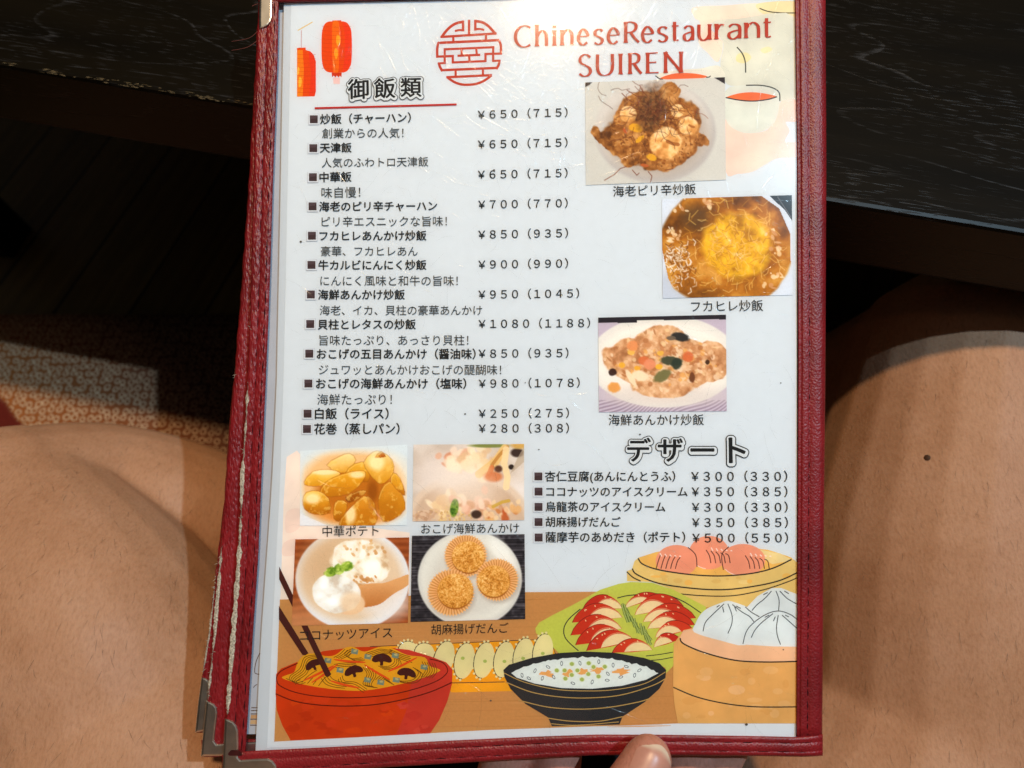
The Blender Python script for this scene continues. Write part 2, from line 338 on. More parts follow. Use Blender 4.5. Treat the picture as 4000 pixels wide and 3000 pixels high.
# ---------------------------------------------------------------- person: crossed legs and the hand on the menu
SKIN = mat_skin()
hipL, hipR = Vector((-0.10, -0.17, 0.165)), Vector((0.10, -0.17, 0.145))
kneeL = at(60, 2010, 0.410); kneeR = at(3760, 1490, 0.43)
parts = []
parts.append(tube([(-0.13, -0.20, 0.14), (0, -0.21, 0.15), (0.13, -0.20, 0.14)], [0.10, 0.115, 0.10]))
parts.append(tube([(0, -0.22, 0.16), (0, -0.28, 0.30), (0, -0.33, 0.45), (0, -0.34, 0.56)], [0.125, 0.12, 0.13, 0.10]))
parts.append(tube([hipL, at(560, 2900, 0.388), at(330, 2430, 0.390), kneeL], [0.100, 0.087, 0.071, 0.0515]))
parts.append(tube([kneeL, at(430, 1972, 0.449), at(880, 2085, 0.468), at(1500, 2350, 0.560)], [0.050, 0.0505, 0.047, 0.036]))
parts.append(tube([hipR, at(3560, 2950, 0.415), at(3660, 2200, 0.420), kneeR], [0.100, 0.096, 0.085, 0.069]))
parts.append(tube([kneeR, at(3560, 1500, 0.50), at(3000, 1750, 0.575), at(2350, 2150, 0.60)], [0.066, 0.060, 0.052, 0.036]))
for a in (at(1500, 2350, 0.585), at(2350, 2150, 0.60)):
    d = Vector((0.11 if a.x < 0 else -0.11, -0.04, -0.005)); parts.append(tube([a, a + d * 0.5, a + d], [0.034, 0.03, 0.022]))
H = lambda x, y, w: Lw(x, y, w)
wrist = H(2150, 4000, -0.045)
parts.append(tube([(-0.17, -0.33, 0.53), (-0.25, -0.30, 0.42), (-0.24, -0.20, 0.29)], [0.06, 0.05, 0.042]))
parts.append(tube([(-0.24, -0.20, 0.29), (-0.13, -0.13, 0.275), wrist], [0.042, 0.038, 0.026]))
parts.append(tube([(0, -0.34, 0.54), (-0.10, -0.34, 0.55), (-0.17, -0.33, 0.53)], [0.09, 0.08, 0.06]))
for a, b, r0, r1 in (((2060, 3950, -0.045), (2020, 3420, -0.036), 0.017, 0.013), ((2160, 3950, -0.047), (2190, 3400, -0.038), 0.018, 0.013),
                     ((2240, 3950, -0.047), (2370, 3420, -0.040), 0.018, 0.0125), ((2300, 3980, -0.046), (2520, 3500, -0.041), 0.017, 0.012)):
    parts.append(tube([wrist, H(*a), H(*b)], [0.022, r0, r1], 16))
fing = [[(2020, 3420, -0.030), (1950, 3130, -0.0215), (1965, 2960, -0.0200), (2010, 2800, -0.019)],
        [(2190, 3400, -0.031), (2170, 3100, -0.0215), (2185, 2900, -0.0200), (2220, 2740, -0.019)],
        [(2370, 3420, -0.034), (2560, 3120, -0.024), (2660, 2960, -0.0205), (2720, 2810, -0.019)],
        [(2520, 3500, -0.035), (2730, 3090, -0.0225), (2825, 2950, -0.0200), (2890, 2850, -0.019)]]
for F, k in zip(fing, (1.0, 1.05, 1.0, 0.9)):
    parts.append(tube([H(*p) for p in F], [0.0125 * k, 0.0108 * k, 0.0098 * k, 0.0082 * k], 16))
parts.append(tube([wrist, H(2080, 3640, -0.022), H(2230, 3400, 0.004), H(2425, 3145, 0.0130), H(2532, 2966, 0.0112)],
                  [0.022, 0.021, 0.0145, 0.0115, 0.0094], 20))
bm_ = remeshed(parts, 0.0022, 4)
person = bpy.data.objects.new('person', bm_); COL.objects.link(person); bm_.materials.append(SKIN)
tag(person, 'person sitting cross-legged in dark shorts, bare thighs, left hand pinching the menu', 'person')

# thumb nail: a curved plate on the thumb tip
nv, nf, nc = [], [], []
tipc = H(2532, 2966, 0.0112); ax = (tipc - H(2425, 3145, 0.0130)).normalized(); sd = ax.cross(MN).normalized(); nn = sd.cross(ax).normalized()
ku, kv = 16, 22
for j in range(kv + 1):
    t = j / kv
    for i in range(ku + 1):
        a = i / ku * 2 - 1; wid = 0.0079 * (1 - 0.10 * (1 - t)) * (1 - max(0, (t - 0.70) / 0.30) ** 2.6 * 0.42)
        q = tipc + ax * (-0.0130 + 0.0208 * t - 0.0022 * abs(a) ** 2.0 * t) + sd * (a * wid)
        ok, loc, n_, fi = person.ray_cast(q + nn * 0.03, -nn)
        nv.append((loc if ok else q) + nn * (0.0006 - 0.0003 * abs(a) ** 3 + 0.0004 * max(0, t - 0.8)))
        edge = max(0, min(1, (t - 0.90 + 0.03 * abs(a)) / 0.05)); nc.append([0.56 + 0.14 * edge, 0.27 + 0.28 * edge, 0.205 + 0.22 * edge])
for j in range(kv):
    for i in range(ku): nf.append((j * (ku + 1) + i, j * (ku + 1) + i + 1, (j + 1) * (ku + 1) + i + 1, (j + 1) * (ku + 1) + i))
mn_ = mat_print('fingernail', 0.05, 400); mn_.node_tree.nodes['Principled BSDF'].inputs['Roughness'].default_value = 0.35; mn_.node_tree.nodes['Principled BSDF'].inputs['Specular IOR Level'].default_value = 0.5
mesh('thumb_nail', nv, nf, mn_, person, True, nc)
# dark shorts: a loose shell round hips and upper thighs
sp = [tube([(-0.13, -0.20, 0.14), (0, -0.21, 0.15), (0.13, -0.20, 0.14)], [0.108, 0.124, 0.108]),
      tube([(0, -0.22, 0.16), (0, -0.25, 0.24)], [0.132, 0.128]),
      tube([hipL, at(700, 3500, 0.385)], [0.108, 0.102]), tube([hipR, at(3420, 3330, 0.425)], [0.110, 0.103]),
      tube([(0, -0.14, 0.10), (0.0, -0.05, 0.09), (0.0, 0.045, 0.07)], [0.09, 0.085, 0.06])]
sm = remeshed(sp, 0.004, 4); so = bpy.data.objects.new('shorts', sm); COL.objects.link(so); so.parent = person
sm.materials.append(mat_flat('dark shorts cloth', (0.018, 0.020, 0.022), 0.95, 0.1, grain=0.3, gs=700))
# short dark hairs on the legs
dg = bpy.context.evaluated_depsgraph_get()
hv, hf = [], []; rh = random.Random(11)
pos = np.empty(len(bm_.vertices) * 3, dtype=np.float32); bm_.vertices.foreach_get('co', pos); pos = pos.reshape(-1, 3)
nor = np.empty(len(bm_.vertices) * 3, dtype=np.float32); bm_.vertices.foreach_get('normal', nor); nor = nor.reshape(-1, 3)
sel = np.where((nor[:, 2] > 0.1) & (pos[:, 1] > -0.12) & (np.abs(pos[:, 0]) > 0.10) & (pos[:, 2] < 0.33))[0]
for k in rh.sample(list(sel), min(2600, len(sel))):
    p = Vector(pos[k].tolist()); n_ = Vector(nor[k].tolist())
    d = Vector((rh.uniform(-0.5, 0.5), -1 + rh.uniform(-0.4, 0.4), rh.uniform(-0.2, 0.2))); d = (d - n_ * d.dot(n_)).normalized()
    ln = rh.uniform(0.003, 0.009); s_ = n_.cross(d) * rh.uniform(0.000025, 0.00005); bend = n_.cross(d) * rh.uniform(-0.4, 0.4) * ln
    o = len(hv); q0 = p - n_ * 0.0002; q1 = p + d * ln * 0.5 + n_ * 0.0007 + bend * 0.3; q2 = p + d * ln + n_ * 0.0006 + bend
    hv += [q0 - s_, q0 + s_, q1 + s_, q1 - s_, q2]; hf += [(o, o + 1, o + 2, o + 3), (o + 3, o + 2, o + 4)]
ho = mesh('leg_hair', hv, hf, mat_flat('dark hair', (0.06, 0.035, 0.02), 0.6, 0.3), person); ho['kind'] = 'stuff'
def surface_hit(px, py):
    r = ray(px, py).normalized(); ok, loc, n_, i = person.ray_cast(C, r); return (loc, n_) if ok else (at(px, py, 0.4), -r)
loc, n_ = surface_hit(3622, 1788)
s_ = n_.orthogonal().normalized(); t_ = n_.cross(s_)
mv = [loc + n_ * 0.0007] + [loc + (s_ * math.cos(a) + t_ * math.sin(a)) * 0.0016 + n_ * 0.0001 for a in [i * math.pi / 6 for i in range(12)]]
mesh('mole', mv, [(0, 1 + i, 1 + (i + 1) % 12) for i in range(12)], mat_flat('mole', (0.06, 0.025, 0.012), 0.6, 0.3), person, True)
# ---------------------------------------------------------------- menu folder: three red-framed clear panels stacked behind each other
folder = empty('menu_folder', MMAT)
tag(folder, 'worn red leatherette menu folder with clear panels and metal corners, held over the lap', 'menu folder')
def interp(poly, y):
    for (x0, y0), (x1, y1) in zip(poly, poly[1:]):
        if y <= y1: return x0 + (x1 - x0) * (y - y0) / (y1 - y0)
    (x0, y0), (x1, y1) = poly[-2:]; return x0 + (x1 - x0) * (y - y0) / (y1 - y0)
def strip_v(name, lft, rgt, y0, y1, prof, mat, base, step=40, jag=0.0, parent=None):
    """a covered frame strip running down the page: outline by two edges, cross-section by prof [(t, height mm)], closed at the back"""
    v, f = [], []; n = len(prof); rows = int((y1 - y0) / step) + 1; rj = random.Random(5)
    for j in range(rows + 1):
        y = y0 + (y1 - y0) * j / rows; a, b = interp(lft, y), interp(rgt, y)
        a += rj.uniform(-jag, jag); row = [(t, h) for t, h in prof]
        for t, h in row: v.append(L(a + (b - a) * t, y, base + h * 0.001))
        v.append(L(b, y, base - 0.0012)); v.append(L(a, y, base - 0.0012))
    m = n + 2
    for j in range(rows):
        for i in range(m):
            f.append((j * m + i, (j + 1) * m + i, (j + 1) * m + (i + 1) % m, j * m + (i + 1) % m))
    f.append(tuple(range(m))); f.append(tuple(reversed(range(rows * m, rows * m + m))))
    return mesh(name, v, f, mat, parent or folder, True)
def strip_h(name, top, bot, x0, x1, prof, mat, base, step=40, parent=None):
    tf = [(y, x) for x, y in top]; bf = [(y, x) for x, y in bot]
    v, f = [], []; n = len(prof); rows = int((x1 - x0) / step) + 1
    for j in range(rows + 1):
        x = x0 + (x1 - x0) * j / rows; a, b = interp(tf, x), interp(bf, x)
        for t, h in prof: v.append(L(x, a + (b - a) * t, base + h * 0.001))
        v.append(L(x, b, base - 0.0012)); v.append(L(x, a, base - 0.0012))
    m = n + 2
    for j in range(rows):
        for i in range(m):
            f.append((j * m + i, j * m + (i + 1) % m, (j + 1) * m + (i + 1) % m, (j + 1) * m + i))
    f.append(tuple(reversed(range(m)))); f.append(tuple(range(rows * m, rows * m + m)))
    return mesh(name, v, f, mat, parent or folder, True)
P_SOFT = [(0, -0.6), (0.0, 0.3), (0.03, 0.75), (0.09, 0.95), (0.18, 0.95), (0.30, 0.90), (0.40, 0.70), (0.435, 0.45), (0.47, 0.72), (0.58, 0.98), (0.75, 1.02), (0.88, 0.9), (0.96, 0.55), (1.0, 0.0), (1.0, -0.8)]
P_RIGHT = [(0, -0.5), (0.0, 0.15), (0.04, 0.3), (0.09, 0.3), (0.115, 0.05), (0.14, 0.5), (0.20, 0.72), (0.34, 0.66), (0.415, 0.42), (0.435, 0.34), (0.455, 0.42), (0.54, 0.72), (0.70, 0.86), (0.84, 0.80), (0.90, 0.5), (0.96, 0.0), (1.0, -0.7), (1.0, -1.1)]
P_BOT = [(0, -0.5), (0.0, 0.3), (0.06, 0.75), (0.16, 0.95), (0.29, 0.85), (0.33, 0.62), (0.37, 0.85), (0.55, 1.0), (0.72, 0.88), (0.76, 0.66), (0.80, 0.86), (0.90, 0.75), (0.97, 0.3), (1.0, -0.3), (1.0, -1.1)]
F_IN = [(1092, -120), (1090, 0), (1084, 250), (1067, 700), (1058, 1000), (1047, 1300), (1025, 1800), (1009, 2180), (987, 2500), (962, 2900), (955, 3060)]
F_OUT = [(1016, -120), (1011, 0), (1000, 300), (990, 700), (984, 950), (975, 1262), (962, 1563), (945, 1822), (931, 2160), (906, 2500), (885, 2780), (866, 3060)]
S_OUT = [(1015, -120), (1010, 0), (991, 398), (962, 900), (953, 1000), (936, 1237), (914, 1500), (892, 1757), (878, 1950), (856, 2205), (842, 2378), (832, 2509), (811, 2711), (786, 2957)]
T_OUT = [(1014, -120), (1009, 0), (990, 398), (960, 900), (951, 1000), (933, 1237), (911, 1500), (889, 1757), (876, 1950), (846, 2205), (826, 2378), (812, 2500), (787, 2645), (762, 2862)]
R_IN = [(3106, -120), (3106, 0), (3114, 650), (3118, 1400), (3115, 2200), (3111, 2870), (3110, 2960)]
R_OUT = [(3225, -120), (3225, 0), (3228, 650), (3224, 1500), (3217, 2200), (3212, 2870), (3211, 2945)]
B_TOP = [(868, 2948), (959, 2934), (1254, 2920), (1750, 2893), (2100, 2877), (2330, 2869), (2600, 2870), (3000, 2876), (3112, 2879), (3218, 2868)]
B_BOT = [(868, 3052), (1000, 3037), (1300, 3013), (1500, 2998), (1750, 2983), (2100, 2962), (2330, 2950), (2600, 2950), (3000, 2954), (3150, 2957), (3218, 2952)]
T_TOP = [(1000, -110), (3230, -130)]; T_BOT = [(1000, 14), (1090, 11), (1500, 1), (2200, -14), (3230, -24)]
strip_v('frame_strip', F_OUT, F_IN, -110, 2946, P_SOFT, M_LEATHER_L, 0.0008, jag=1.2)
strip_v('frame_strip', R_IN, R_OUT, -110, 2876, P_RIGHT, M_LEATHER_R, 0.0008)
strip_h('frame_strip', B_TOP, B_BOT, 868, 3214, P_BOT, M_LEATHER_R, 0.0011)
strip_h('frame_strip', T_TOP, T_BOT, 1010, 3228, P_BOT, M_LEATHER_R, 0.0012)
sh = lambda poly, d: [(x + d, y) for x, y in poly]
strip_v('frame_strip', S_OUT, sh(F_IN, -25), -110, 2957, P_SOFT, M_LEATHER_L, -0.0032, jag=2.2)
strip_v('frame_strip', T_OUT, sh(F_IN, -60), -110, 2862, P_SOFT, M_LEATHER_L, -0.0068, jag=2.2)
strip_h('frame_strip', [(786, 2890), (3205, 2850)], [(786, 2957), (1100, 2948), (2330, 2925), (3205, 2920)], 787, 3200, P_BOT, M_LEATHER_R, -0.0034)
# stitching: dark sunken dashes on the right and bottom strips
def dashes(name, line, pitch, dash, wid, w, mat, vertical, seed):
    rd = random.Random(seed); v, f = [], []; a = line[0][1 if vertical else 0]; b = line[-1][1 if vertical else 0]; s = a
    g = line if vertical else [(y, x) for x, y in line]
    while s < b:
        e = s + dash * rd.uniform(0.75, 1.1); k = wid * rd.uniform(0.6, 1.2); jx = rd.uniform(-1.5, 1.5); o = len(v)
        for (u, d) in ((s, -k * 0.3), (s, k * 0.3), ((s + e) / 2, k), (e, k * 0.3), (e, -k * 0.3), ((s + e) / 2, -k)):
            x = interp(g, u) + d + jx; v.append(L(x, u, w) if vertical else L(u, x, w))
        f.append((o, o + 1, o + 2, o + 3, o + 4, o + 5)); s += pitch * rd.uniform(0.92, 1.08)
    return mesh(name, v, f, mat, folder)
ST_R = [(3146, -20), (3149, 200), (3158, 650), (3161, 1400), (3157, 2100), (3154, 2600), (3154, 2866)]
dashes('stitching', ST_R, 44, 34, 4.2, 0.00126, M_STITCH, True, 1)
dashes('stitching', [(960, 2962), (1254, 2948), (1750, 2920), (2330, 2896), (3000, 2903), (3120, 2902)], 74, 48, 2.6, 0.00188, M_STITCH, False, 2)
dashes('stitching', [(1100, 3004), (1300, 2990), (1750, 2962), (2330, 2932), (3000, 2936), (3120, 2937)], 74, 48, 2.4, 0.00190, M_STITCH, False, 3)
ST_L = [(x * 0.58 + x2 * 0.42, y) for (x, y), x2 in [((interp(F_OUT, y), y), interp(F_IN, y)) for y in range(-60, 2900, 60)]]
dashes('stitching', ST_L, 62, 46, 3.0, 0.00142, M_STITCH, True, 4)
ST_L2 = [(interp(F_OUT, y) * 0.20 + interp(F_IN, y) * 0.80, y) for y in range(-60, 2900, 60)]
dashes('stitching', ST_L2, 66, 52, 2.6, 0.00184, M_STITCH, True, 5)
# frayed cloth showing where the leatherette has split along the outer edges
def fray(line, y0, y1, wid, w, seed):
    rd = random.Random(seed); v, f = [], []; y = y0; prev = None; k = wid * 0.3
    while y < y1:
        k = max(wid * 0.18, min(wid * 1.5, k + rd.uniform(-0.4, 0.4) * wid)); sc = min(1, (y - y0) / 60 + 0.1, (y1 - y) / 90 + 0.1)
        x = interp(line, y) + rd.uniform(-1.6, 1.6)
        v += [L(x - k * 0.5 * sc, y, w), L(x, y, w + 0.0004), L(x + k * 0.6 * sc, y, w)]
        if prev is not None:
            o = prev; q = len(v) - 3; f += [(o, q, q + 1, o + 1), (o + 1, q + 1, q + 2, o + 2)]
        prev = len(v) - 3; y += rd.uniform(7, 15)
    for i in range(int((y1 - y0) / 16)):                  # loose fibres
        y = rd.uniform(y0, y1); x = interp(line, y); o = len(v); dx = rd.uniform(-16, 16); dy = rd.uniform(-14, 14)
        v += [L(x, y, w + 0.0003), L(x, y + 2.2, w + 0.0003), L(x + dx, y + dy, w + 0.0007)]; f.append((o, o + 1, o + 2))
    return mesh('frayed_edge', v, f, M_FRAY, folder)
fray(sh(F_OUT, 4), 1490, 2800, 15, 0.00165, 1); fray(sh(S_OUT, 4), 2130, 2740, 12, -0.00235, 2); fray(sh(T_OUT, 3), 2190, 2640, 5, -0.00605, 3)
fray(sh(F_OUT, 2), 1240, 1285, 6, 0.00165, 4); fray(sh(S_OUT, 0), 1430, 1480, 5, -0.0024, 6)
# nickel corner pieces
def corner(pts, w, bev=0.0009, mat=M_METAL):
    lo = [L(x, y, w - 0.0016) for x, y in pts]; hi = [L(x, y, w) for x, y in pts]; n = len(pts)
    bm = bmesh.new(); a = [bm.verts.new(p) for p in lo]; b = [bm.verts.new(p) for p in hi]
    top = bm.faces.new(list(reversed(b))); bm.faces.new(a)
    for i in range(n): bm.faces.new((a[i], b[i], b[(i + 1) % n], a[(i + 1) % n]))
    bmesh.ops.recalc_face_normals(bm, faces=bm.faces[:])
    bmesh.ops.bevel(bm, geom=list(top.edges), offset=bev, segments=3, profile=0.5, affect='EDGES')
    bm.verts.index_update(); v = [x.co.copy() for x in bm.verts]; f = [tuple(x.index for x in q.verts) for q in bm.faces]; bm.free()
    return mesh('metal_corner', v, f, mat, folder)
corner([(864, 3062), (872, 2930), (878, 2807), (893, 2809), (912, 2818), (925, 2834), (932, 2856), (933, 2920), (930, 2956), (940, 2967), (1000, 2963), (1046, 2961), (1066, 2970), (1080, 2988), (1086, 3012), (1084, 3050)], 0.00255)
corner([(784, 2956), (795, 2840), (806, 2738), (822, 2741), (838, 2750), (848, 2764), (851, 2785), (843, 2850), (838, 2893), (848, 2906), (885, 2903), (1010, 2896), (1010, 2948)], -0.0017)
corner([(762, 2862), (772, 2760), (787, 2645), (802, 2647), (814, 2655), (826, 2680), (812, 2855)], -0.0054)
corner([(1012, -110), (1013, 0), (1012, 60), (1012, 114), (1028, 110), (1046, 100), (1058, 86), (1064, 68), (1065, 0), (1066, -110)], 0.00245)
ld = L(918, 2938, 0.00258)
mesh('scuff_mark', [L(918 + 26 * math.cos(a) * (1 + 0.2 * math.sin(3 * a)), 2941 + 15 * math.sin(a) * (1 + 0.25 * math.cos(2 * a)), 0.00258) for a in [i * math.pi / 9 for i in range(18)]], [tuple(reversed(range(18)))], mat_flat('dried red brown stain', (0.05, 0.006, 0.006), 0.6, 0.3, grain=0.4), folder)
tv, tf = [], []
for pts in ([(1012, 115), (975, 148), (905, 162)], [(1004, 160), (965, 185), (905, 197)], [(1010, 14), (998, 18), (985, 24)]):
    q = tube([L(x, y, 0.0004 + 0.002 * i) for i, (x, y) in enumerate(pts)], [0.00012, 0.00012, 0.0001], 6, 6); o = len(tv); tv += q[0]; tf += [tuple(k + o for k in g) for g in q[1]]
mesh('loose_thread', tv, tf, mat_flat('brown red thread', (0.16, 0.05, 0.04), 0.9, 0.1), folder, True)
# back boards, the clear sleeve and its hairline scratches
mesh('back_board', *bevelled(*joinvf([((L(1060, -100, -0.0086), L(3190, -100, -0.0086), L(3195, 2900, -0.0086), L(900, 2830, -0.0086), L(1060, -100, -0.0076), L(3190, -100, -0.0076), L(3195, 2900, -0.0076), L(900, 2830, -0.0076)),
     [(0, 1, 2, 3), (4, 7, 6, 5), (0, 4, 5, 1), (1, 5, 6, 2), (2, 6, 7, 3), (3, 7, 4, 0)])]), 0.0003, 1), M_LEATHER_R, folder)
SL = [(1040, 1), (3112, -30), (3117, 2890), (970, 2945)]
sl_in = [(1098, -60), (1093, 250), (1080, 700), (1068, 1000), (1056, 1300), (1036, 1800), (1018, 2180), (996, 2500), (966, 2944)]
NX, NY = 2, 30; sv, sf = [], []
for j in range(NY + 1):
    y = -30 + 2960 * j / NY
    a, b = interp(F_IN, y) - 4, interp(R_IN, y) + 6
    for i in range(13): sv.append(L(a + (b - a) * i / 12, y, 0.00075))
for j in range(NY):
    for i in range(12): sf.append((j * 13 + i, (j + 1) * 13 + i, (j + 1) * 13 + i + 1, j * 13 + i + 1))
sleeve = mesh('clear_sleeve', sv, sf, mat_film('scratched clear film', (0.97, 0.975, 0.985), 0.95, 0.06, 0.155, 0.62), folder)
rs = random.Random(21); cv_, cf_ = [], []
def scratch(x, y, a, ln, wd, bend):
    P = []
    for i in range(5):
        t = i / 4 - 0.5; P.append((x + math.cos(a + bend * t) * ln * t, y + math.sin(a + bend * t) * ln * t))
    o = len(cv_)
    for i, (px, py) in enumerate(P):
        tx, ty = (P[min(i + 1, 4)][0] - P[max(i - 1, 0)][0], P[min(i + 1, 4)][1] - P[max(i - 1, 0)][1]); q = math.hypot(tx, ty); nx_, ny_ = -ty / q * wd, tx / q * wd
        if i in (0, 4): nx_, ny_ = nx_ * 0.3, ny_ * 0.3
        cv_.extend([L(px - nx_, py - ny_, 0.00077), L(px, py, 0.00077 + wd * 0.00006), L(px + nx_, py + ny_, 0.00077)])
    for i in range(4):
        b = o + 3 * i; cf_.extend([(b, b + 3, b + 4, b + 1), (b + 1, b + 4, b + 5, b + 2)])
for k in range(2900):
    q_ = rs.random()
    if q_ < 0.50: x, y = rs.gauss(2150, 330), abs(rs.gauss(0, 260)) + 4
    elif q_ < 0.68: x, y = rs.uniform(1150, 3100), rs.uniform(5, 800)
    else: x, y = rs.uniform(1150, 3100), rs.uniform(500, 2850)
    if not (1140 < x < 3105 and y < 2850): continue
    big = rs.random() < 0.07
    scratch(x, y, rs.gauss(0.6, 0.5) if rs.random() < 0.4 else rs.uniform(0, math.pi), rs.uniform(60, 220) if big else rs.uniform(12, 80), rs.uniform(0.45, 0.75) if big else rs.uniform(0.16, 0.45), rs.uniform(-0.5, 0.5))
film2 = bpy.data.materials.new('film scratch'); film2.use_nodes = True
_n = film2.node_tree.nodes; _l = film2.node_tree.links; _n.remove(_n['Principled BSDF'])
_t = _n.new('ShaderNodeBsdfTransparent'); _g = _n.new('ShaderNodeBsdfGlossy'); _g.inputs['Roughness'].default_value = 0.16; _m = _n.new('ShaderNodeMixShader'); _m.inputs[0].default_value = 0.20
_l.new(_t.outputs[0], _m.inputs[1]); _l.new(_g.outputs[0], _m.inputs[2]); _l.new(_m.outputs[0], _n['Material Output'].inputs[0])
so_ = mesh('film_scratches', cv_, cf_, film2, sleeve, True); so_['kind'] = 'stuff'

# ---------------------------------------------------------------- the sheet behind, seen as a sliver left of the front page
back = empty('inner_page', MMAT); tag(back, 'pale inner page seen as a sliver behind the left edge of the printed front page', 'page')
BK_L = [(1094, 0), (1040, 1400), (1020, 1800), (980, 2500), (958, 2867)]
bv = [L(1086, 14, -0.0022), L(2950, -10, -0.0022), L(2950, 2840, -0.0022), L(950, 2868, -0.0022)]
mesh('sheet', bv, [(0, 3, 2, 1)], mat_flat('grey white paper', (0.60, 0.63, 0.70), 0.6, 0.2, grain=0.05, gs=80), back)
# ---------------------------------------------------------------- the printed page
page = empty('menu_page', MMAT); tag(page, 'white laminated rice and dessert menu sheet inside the red folder, with dish photos and prices', 'menu page')
PG_L = [(1137, 16), (1124, 700), (1107, 1500), (1093, 1900), (1062, 2500), (1043, 2921)]
LM_L = [(1109, 13), (1097, 700), (1081, 1500), (1062, 1900), (1019, 2500), (998, 2936)]
PG_T = [(1137, 16), (1700, 6), (2400, -6), (3110, -22)]
def sheet(name, left, tl, br, w, mat, thick):
    ys = [left[0][1] + (left[-1][1] - left[0][1]) * j / 24 for j in range(25)]; v, f = [], []
    for j, y in enumerate(ys):
        t = j / 24; yr = tl + (br - tl) * t; x0 = interp(left, y)
        for i in range(9):
            u = i / 8; x = x0 + (3113 - x0) * u; yy = y + (yr - y) * u
            if j == 24: yy += -22 * math.sin(math.pi * u) * 0 - (14 * math.sin(math.pi * min(1, u)) if True else 0)
            v.append(L(x, yy, w))
    for j in range(24):
        for i in range(8): f.append((j * 9 + i, (j + 1) * 9 + i, (j + 1) * 9 + i + 1, j * 9 + i + 1))
    return mesh(name, v, f, mat, page)
sheet('laminate', LM_L, -30, 2895, -0.00012, M_LAM, 0)
sheet('paper', PG_L, -24, 2884, 0.0, M_PAPER, 0)
c2 = lambda x, y: (2000 + x / 1.7015, y / 1.7015)
c3 = lambda x, y: (2200 + x / 1.659, 700 + y / 1.659)
c4 = lambda x, y: (1000 + x / 1.6385, 750 + y / 1.6385)
c5 = lambda x, y: (1000 + x / 1.975, 1680 + y / 1.975)
c6 = lambda x, y: (2050 + x / 1.9235, 1650 + y / 1.9235)
c7 = lambda x, y: (1000 + x / 1.8433, 2400 + y / 1.8433)
c8 = lambda x, y: (1900 + x / 1.7015, 2050 + y / 1.7015)
c1 = lambda x, y: (1000 + x / 2.0733, y / 2.0733)
ce = lambda x, y: (1700 + x / 5.53, 50 + y / 5.53)
KINK = 1.14
class Art:
    """flat printed shapes, each a hair above the last; one mesh per picture"""
    def __init__(s, cv, w): s.cv, s.w, s.v, s.f, s.c = cv, w, [], [], []
    def up(s, d=4e-7): s.w += d
    def poly(s, pts, col, smooth=0, up=True):
        if smooth: pts = spline(pts, smooth, True)
        if up: s.up()
        o = len(s.v); k = [x * KINK for x in lin(col)]
        for p in pts: s.v.append(L(*s.cv(*p), s.w)); s.c.append(k)
        ids = list(range(o, o + len(pts)))
        a = sum(pts[i - 1][0] * pts[i][1] - pts[i][0] * pts[i - 1][1] for i in range(len(pts)))
        s.f.append(tuple(ids if a < 0 else reversed(ids)))
    def ell(s, x, y, rx, ry, col, rot=0, n=24, up=True, a0=0, a1=360):
        c, d = math.cos(R(rot)), math.sin(R(rot)); pts = []
        m = n if a1 - a0 < 360 else n - 1
        for i in range(n):
            t = R(a0 + (a1 - a0) * i / (n - 1 if a1 - a0 < 360 else n)); q, r = rx * math.cos(t), ry * math.sin(t); pts.append((x + q * c - r * d, y + q * d + r * c))
        s.poly(pts, col, 0, up)
    def line(s, pts, wd, col, sm=6, taper=False, up=True):
        if sm and len(pts) > 2: pts = spline(pts, sm, False)
        if up: s.up()
        o = len(s.v); k = [x * KINK for x in lin(col)]; n = len(pts)
        for i, p in enumerate(pts):
            a, b = pts[max(i - 1, 0)], pts[min(i + 1, n - 1)]; tx, ty = b[0] - a[0], b[1] - a[1]; q = math.hypot(tx, ty) or 1
            h = wd / 2 * (1 if not taper else max(0.15, math.sin(math.pi * (i + 0.4) / (n - 0.2)) ** 0.6))
            for e in (1, -1): s.v.append(L(*s.cv(p[0] - ty / q * h * e, p[1] + tx / q * h * e), s.w)); s.c.append(k)
        for i in range(n - 1): s.f.append((o + 2 * i, o + 2 * i + 2, o + 2 * i + 3, o + 2 * i + 1)[::-1])
    def build(s, name, mat=None, parent=None):
        o = mesh(name, s.v, s.f, mat or M_PRINT, parent or page, False, s.c); return o
def spline(pts, n, closed):
    out = []; m = len(pts)
    for i in range(m if closed else m - 1):
        if closed: a, b, c, d = pts[i - 1], pts[i], pts[(i + 1) % m], pts[(i + 2) % m]
        else: a, b, c, d = pts[max(i - 1, 0)], pts[i], pts[i + 1], pts[min(i + 2, m - 1)]
        for k in range(n):
            t = k / n
            out.append(tuple(0.5 * (2 * b[e] + (c[e] - a[e]) * t + (2 * a[e] - 5 * b[e] + 4 * c[e] - d[e]) * t * t + (3 * b[e] - 3 * c[e] + d[e] - a[e]) * t ** 3) for e in (0, 1)))
    if not closed: out.append(pts[-1])
    return out

# ---- drawn pictures
DK = (58, 56, 52)
A = Art(c2, 0.00002)                                          # pale tea set, upper right
A.poly([(1205, 50), (1420, 36), (1650, 22), (1800, 60), (1895, 60), (1895, 170), (1330, 150), (1400, 280), (1370, 410), (1300, 350), (1240, 280), (1250, 150), (1215, 120)], (248, 226, 208), 5)
A.poly([(1640, 22), (1900, 12), (1900, 118), (1760, 116), (1690, 100), (1640, 70)], (238, 222, 176), 4)
A.line([(1645, 55), (1700, 75), (1780, 85), (1895, 86)], 7, DK)
A.poly([(1330, 150), (1500, 125), (1900, 125), (1905, 680), (1780, 670), (1770, 600), (1560, 568), (1430, 560), (1385, 430), (1405, 290)], (222, 220, 206), 4)
A.poly([(1500, 360), (1560, 350), (1590, 385), (1545, 420), (1490, 405)], (232, 220, 172), 4); A.poly([(1650, 330), (1700, 310), (1730, 330), (1680, 355)], (233, 222, 180), 4)
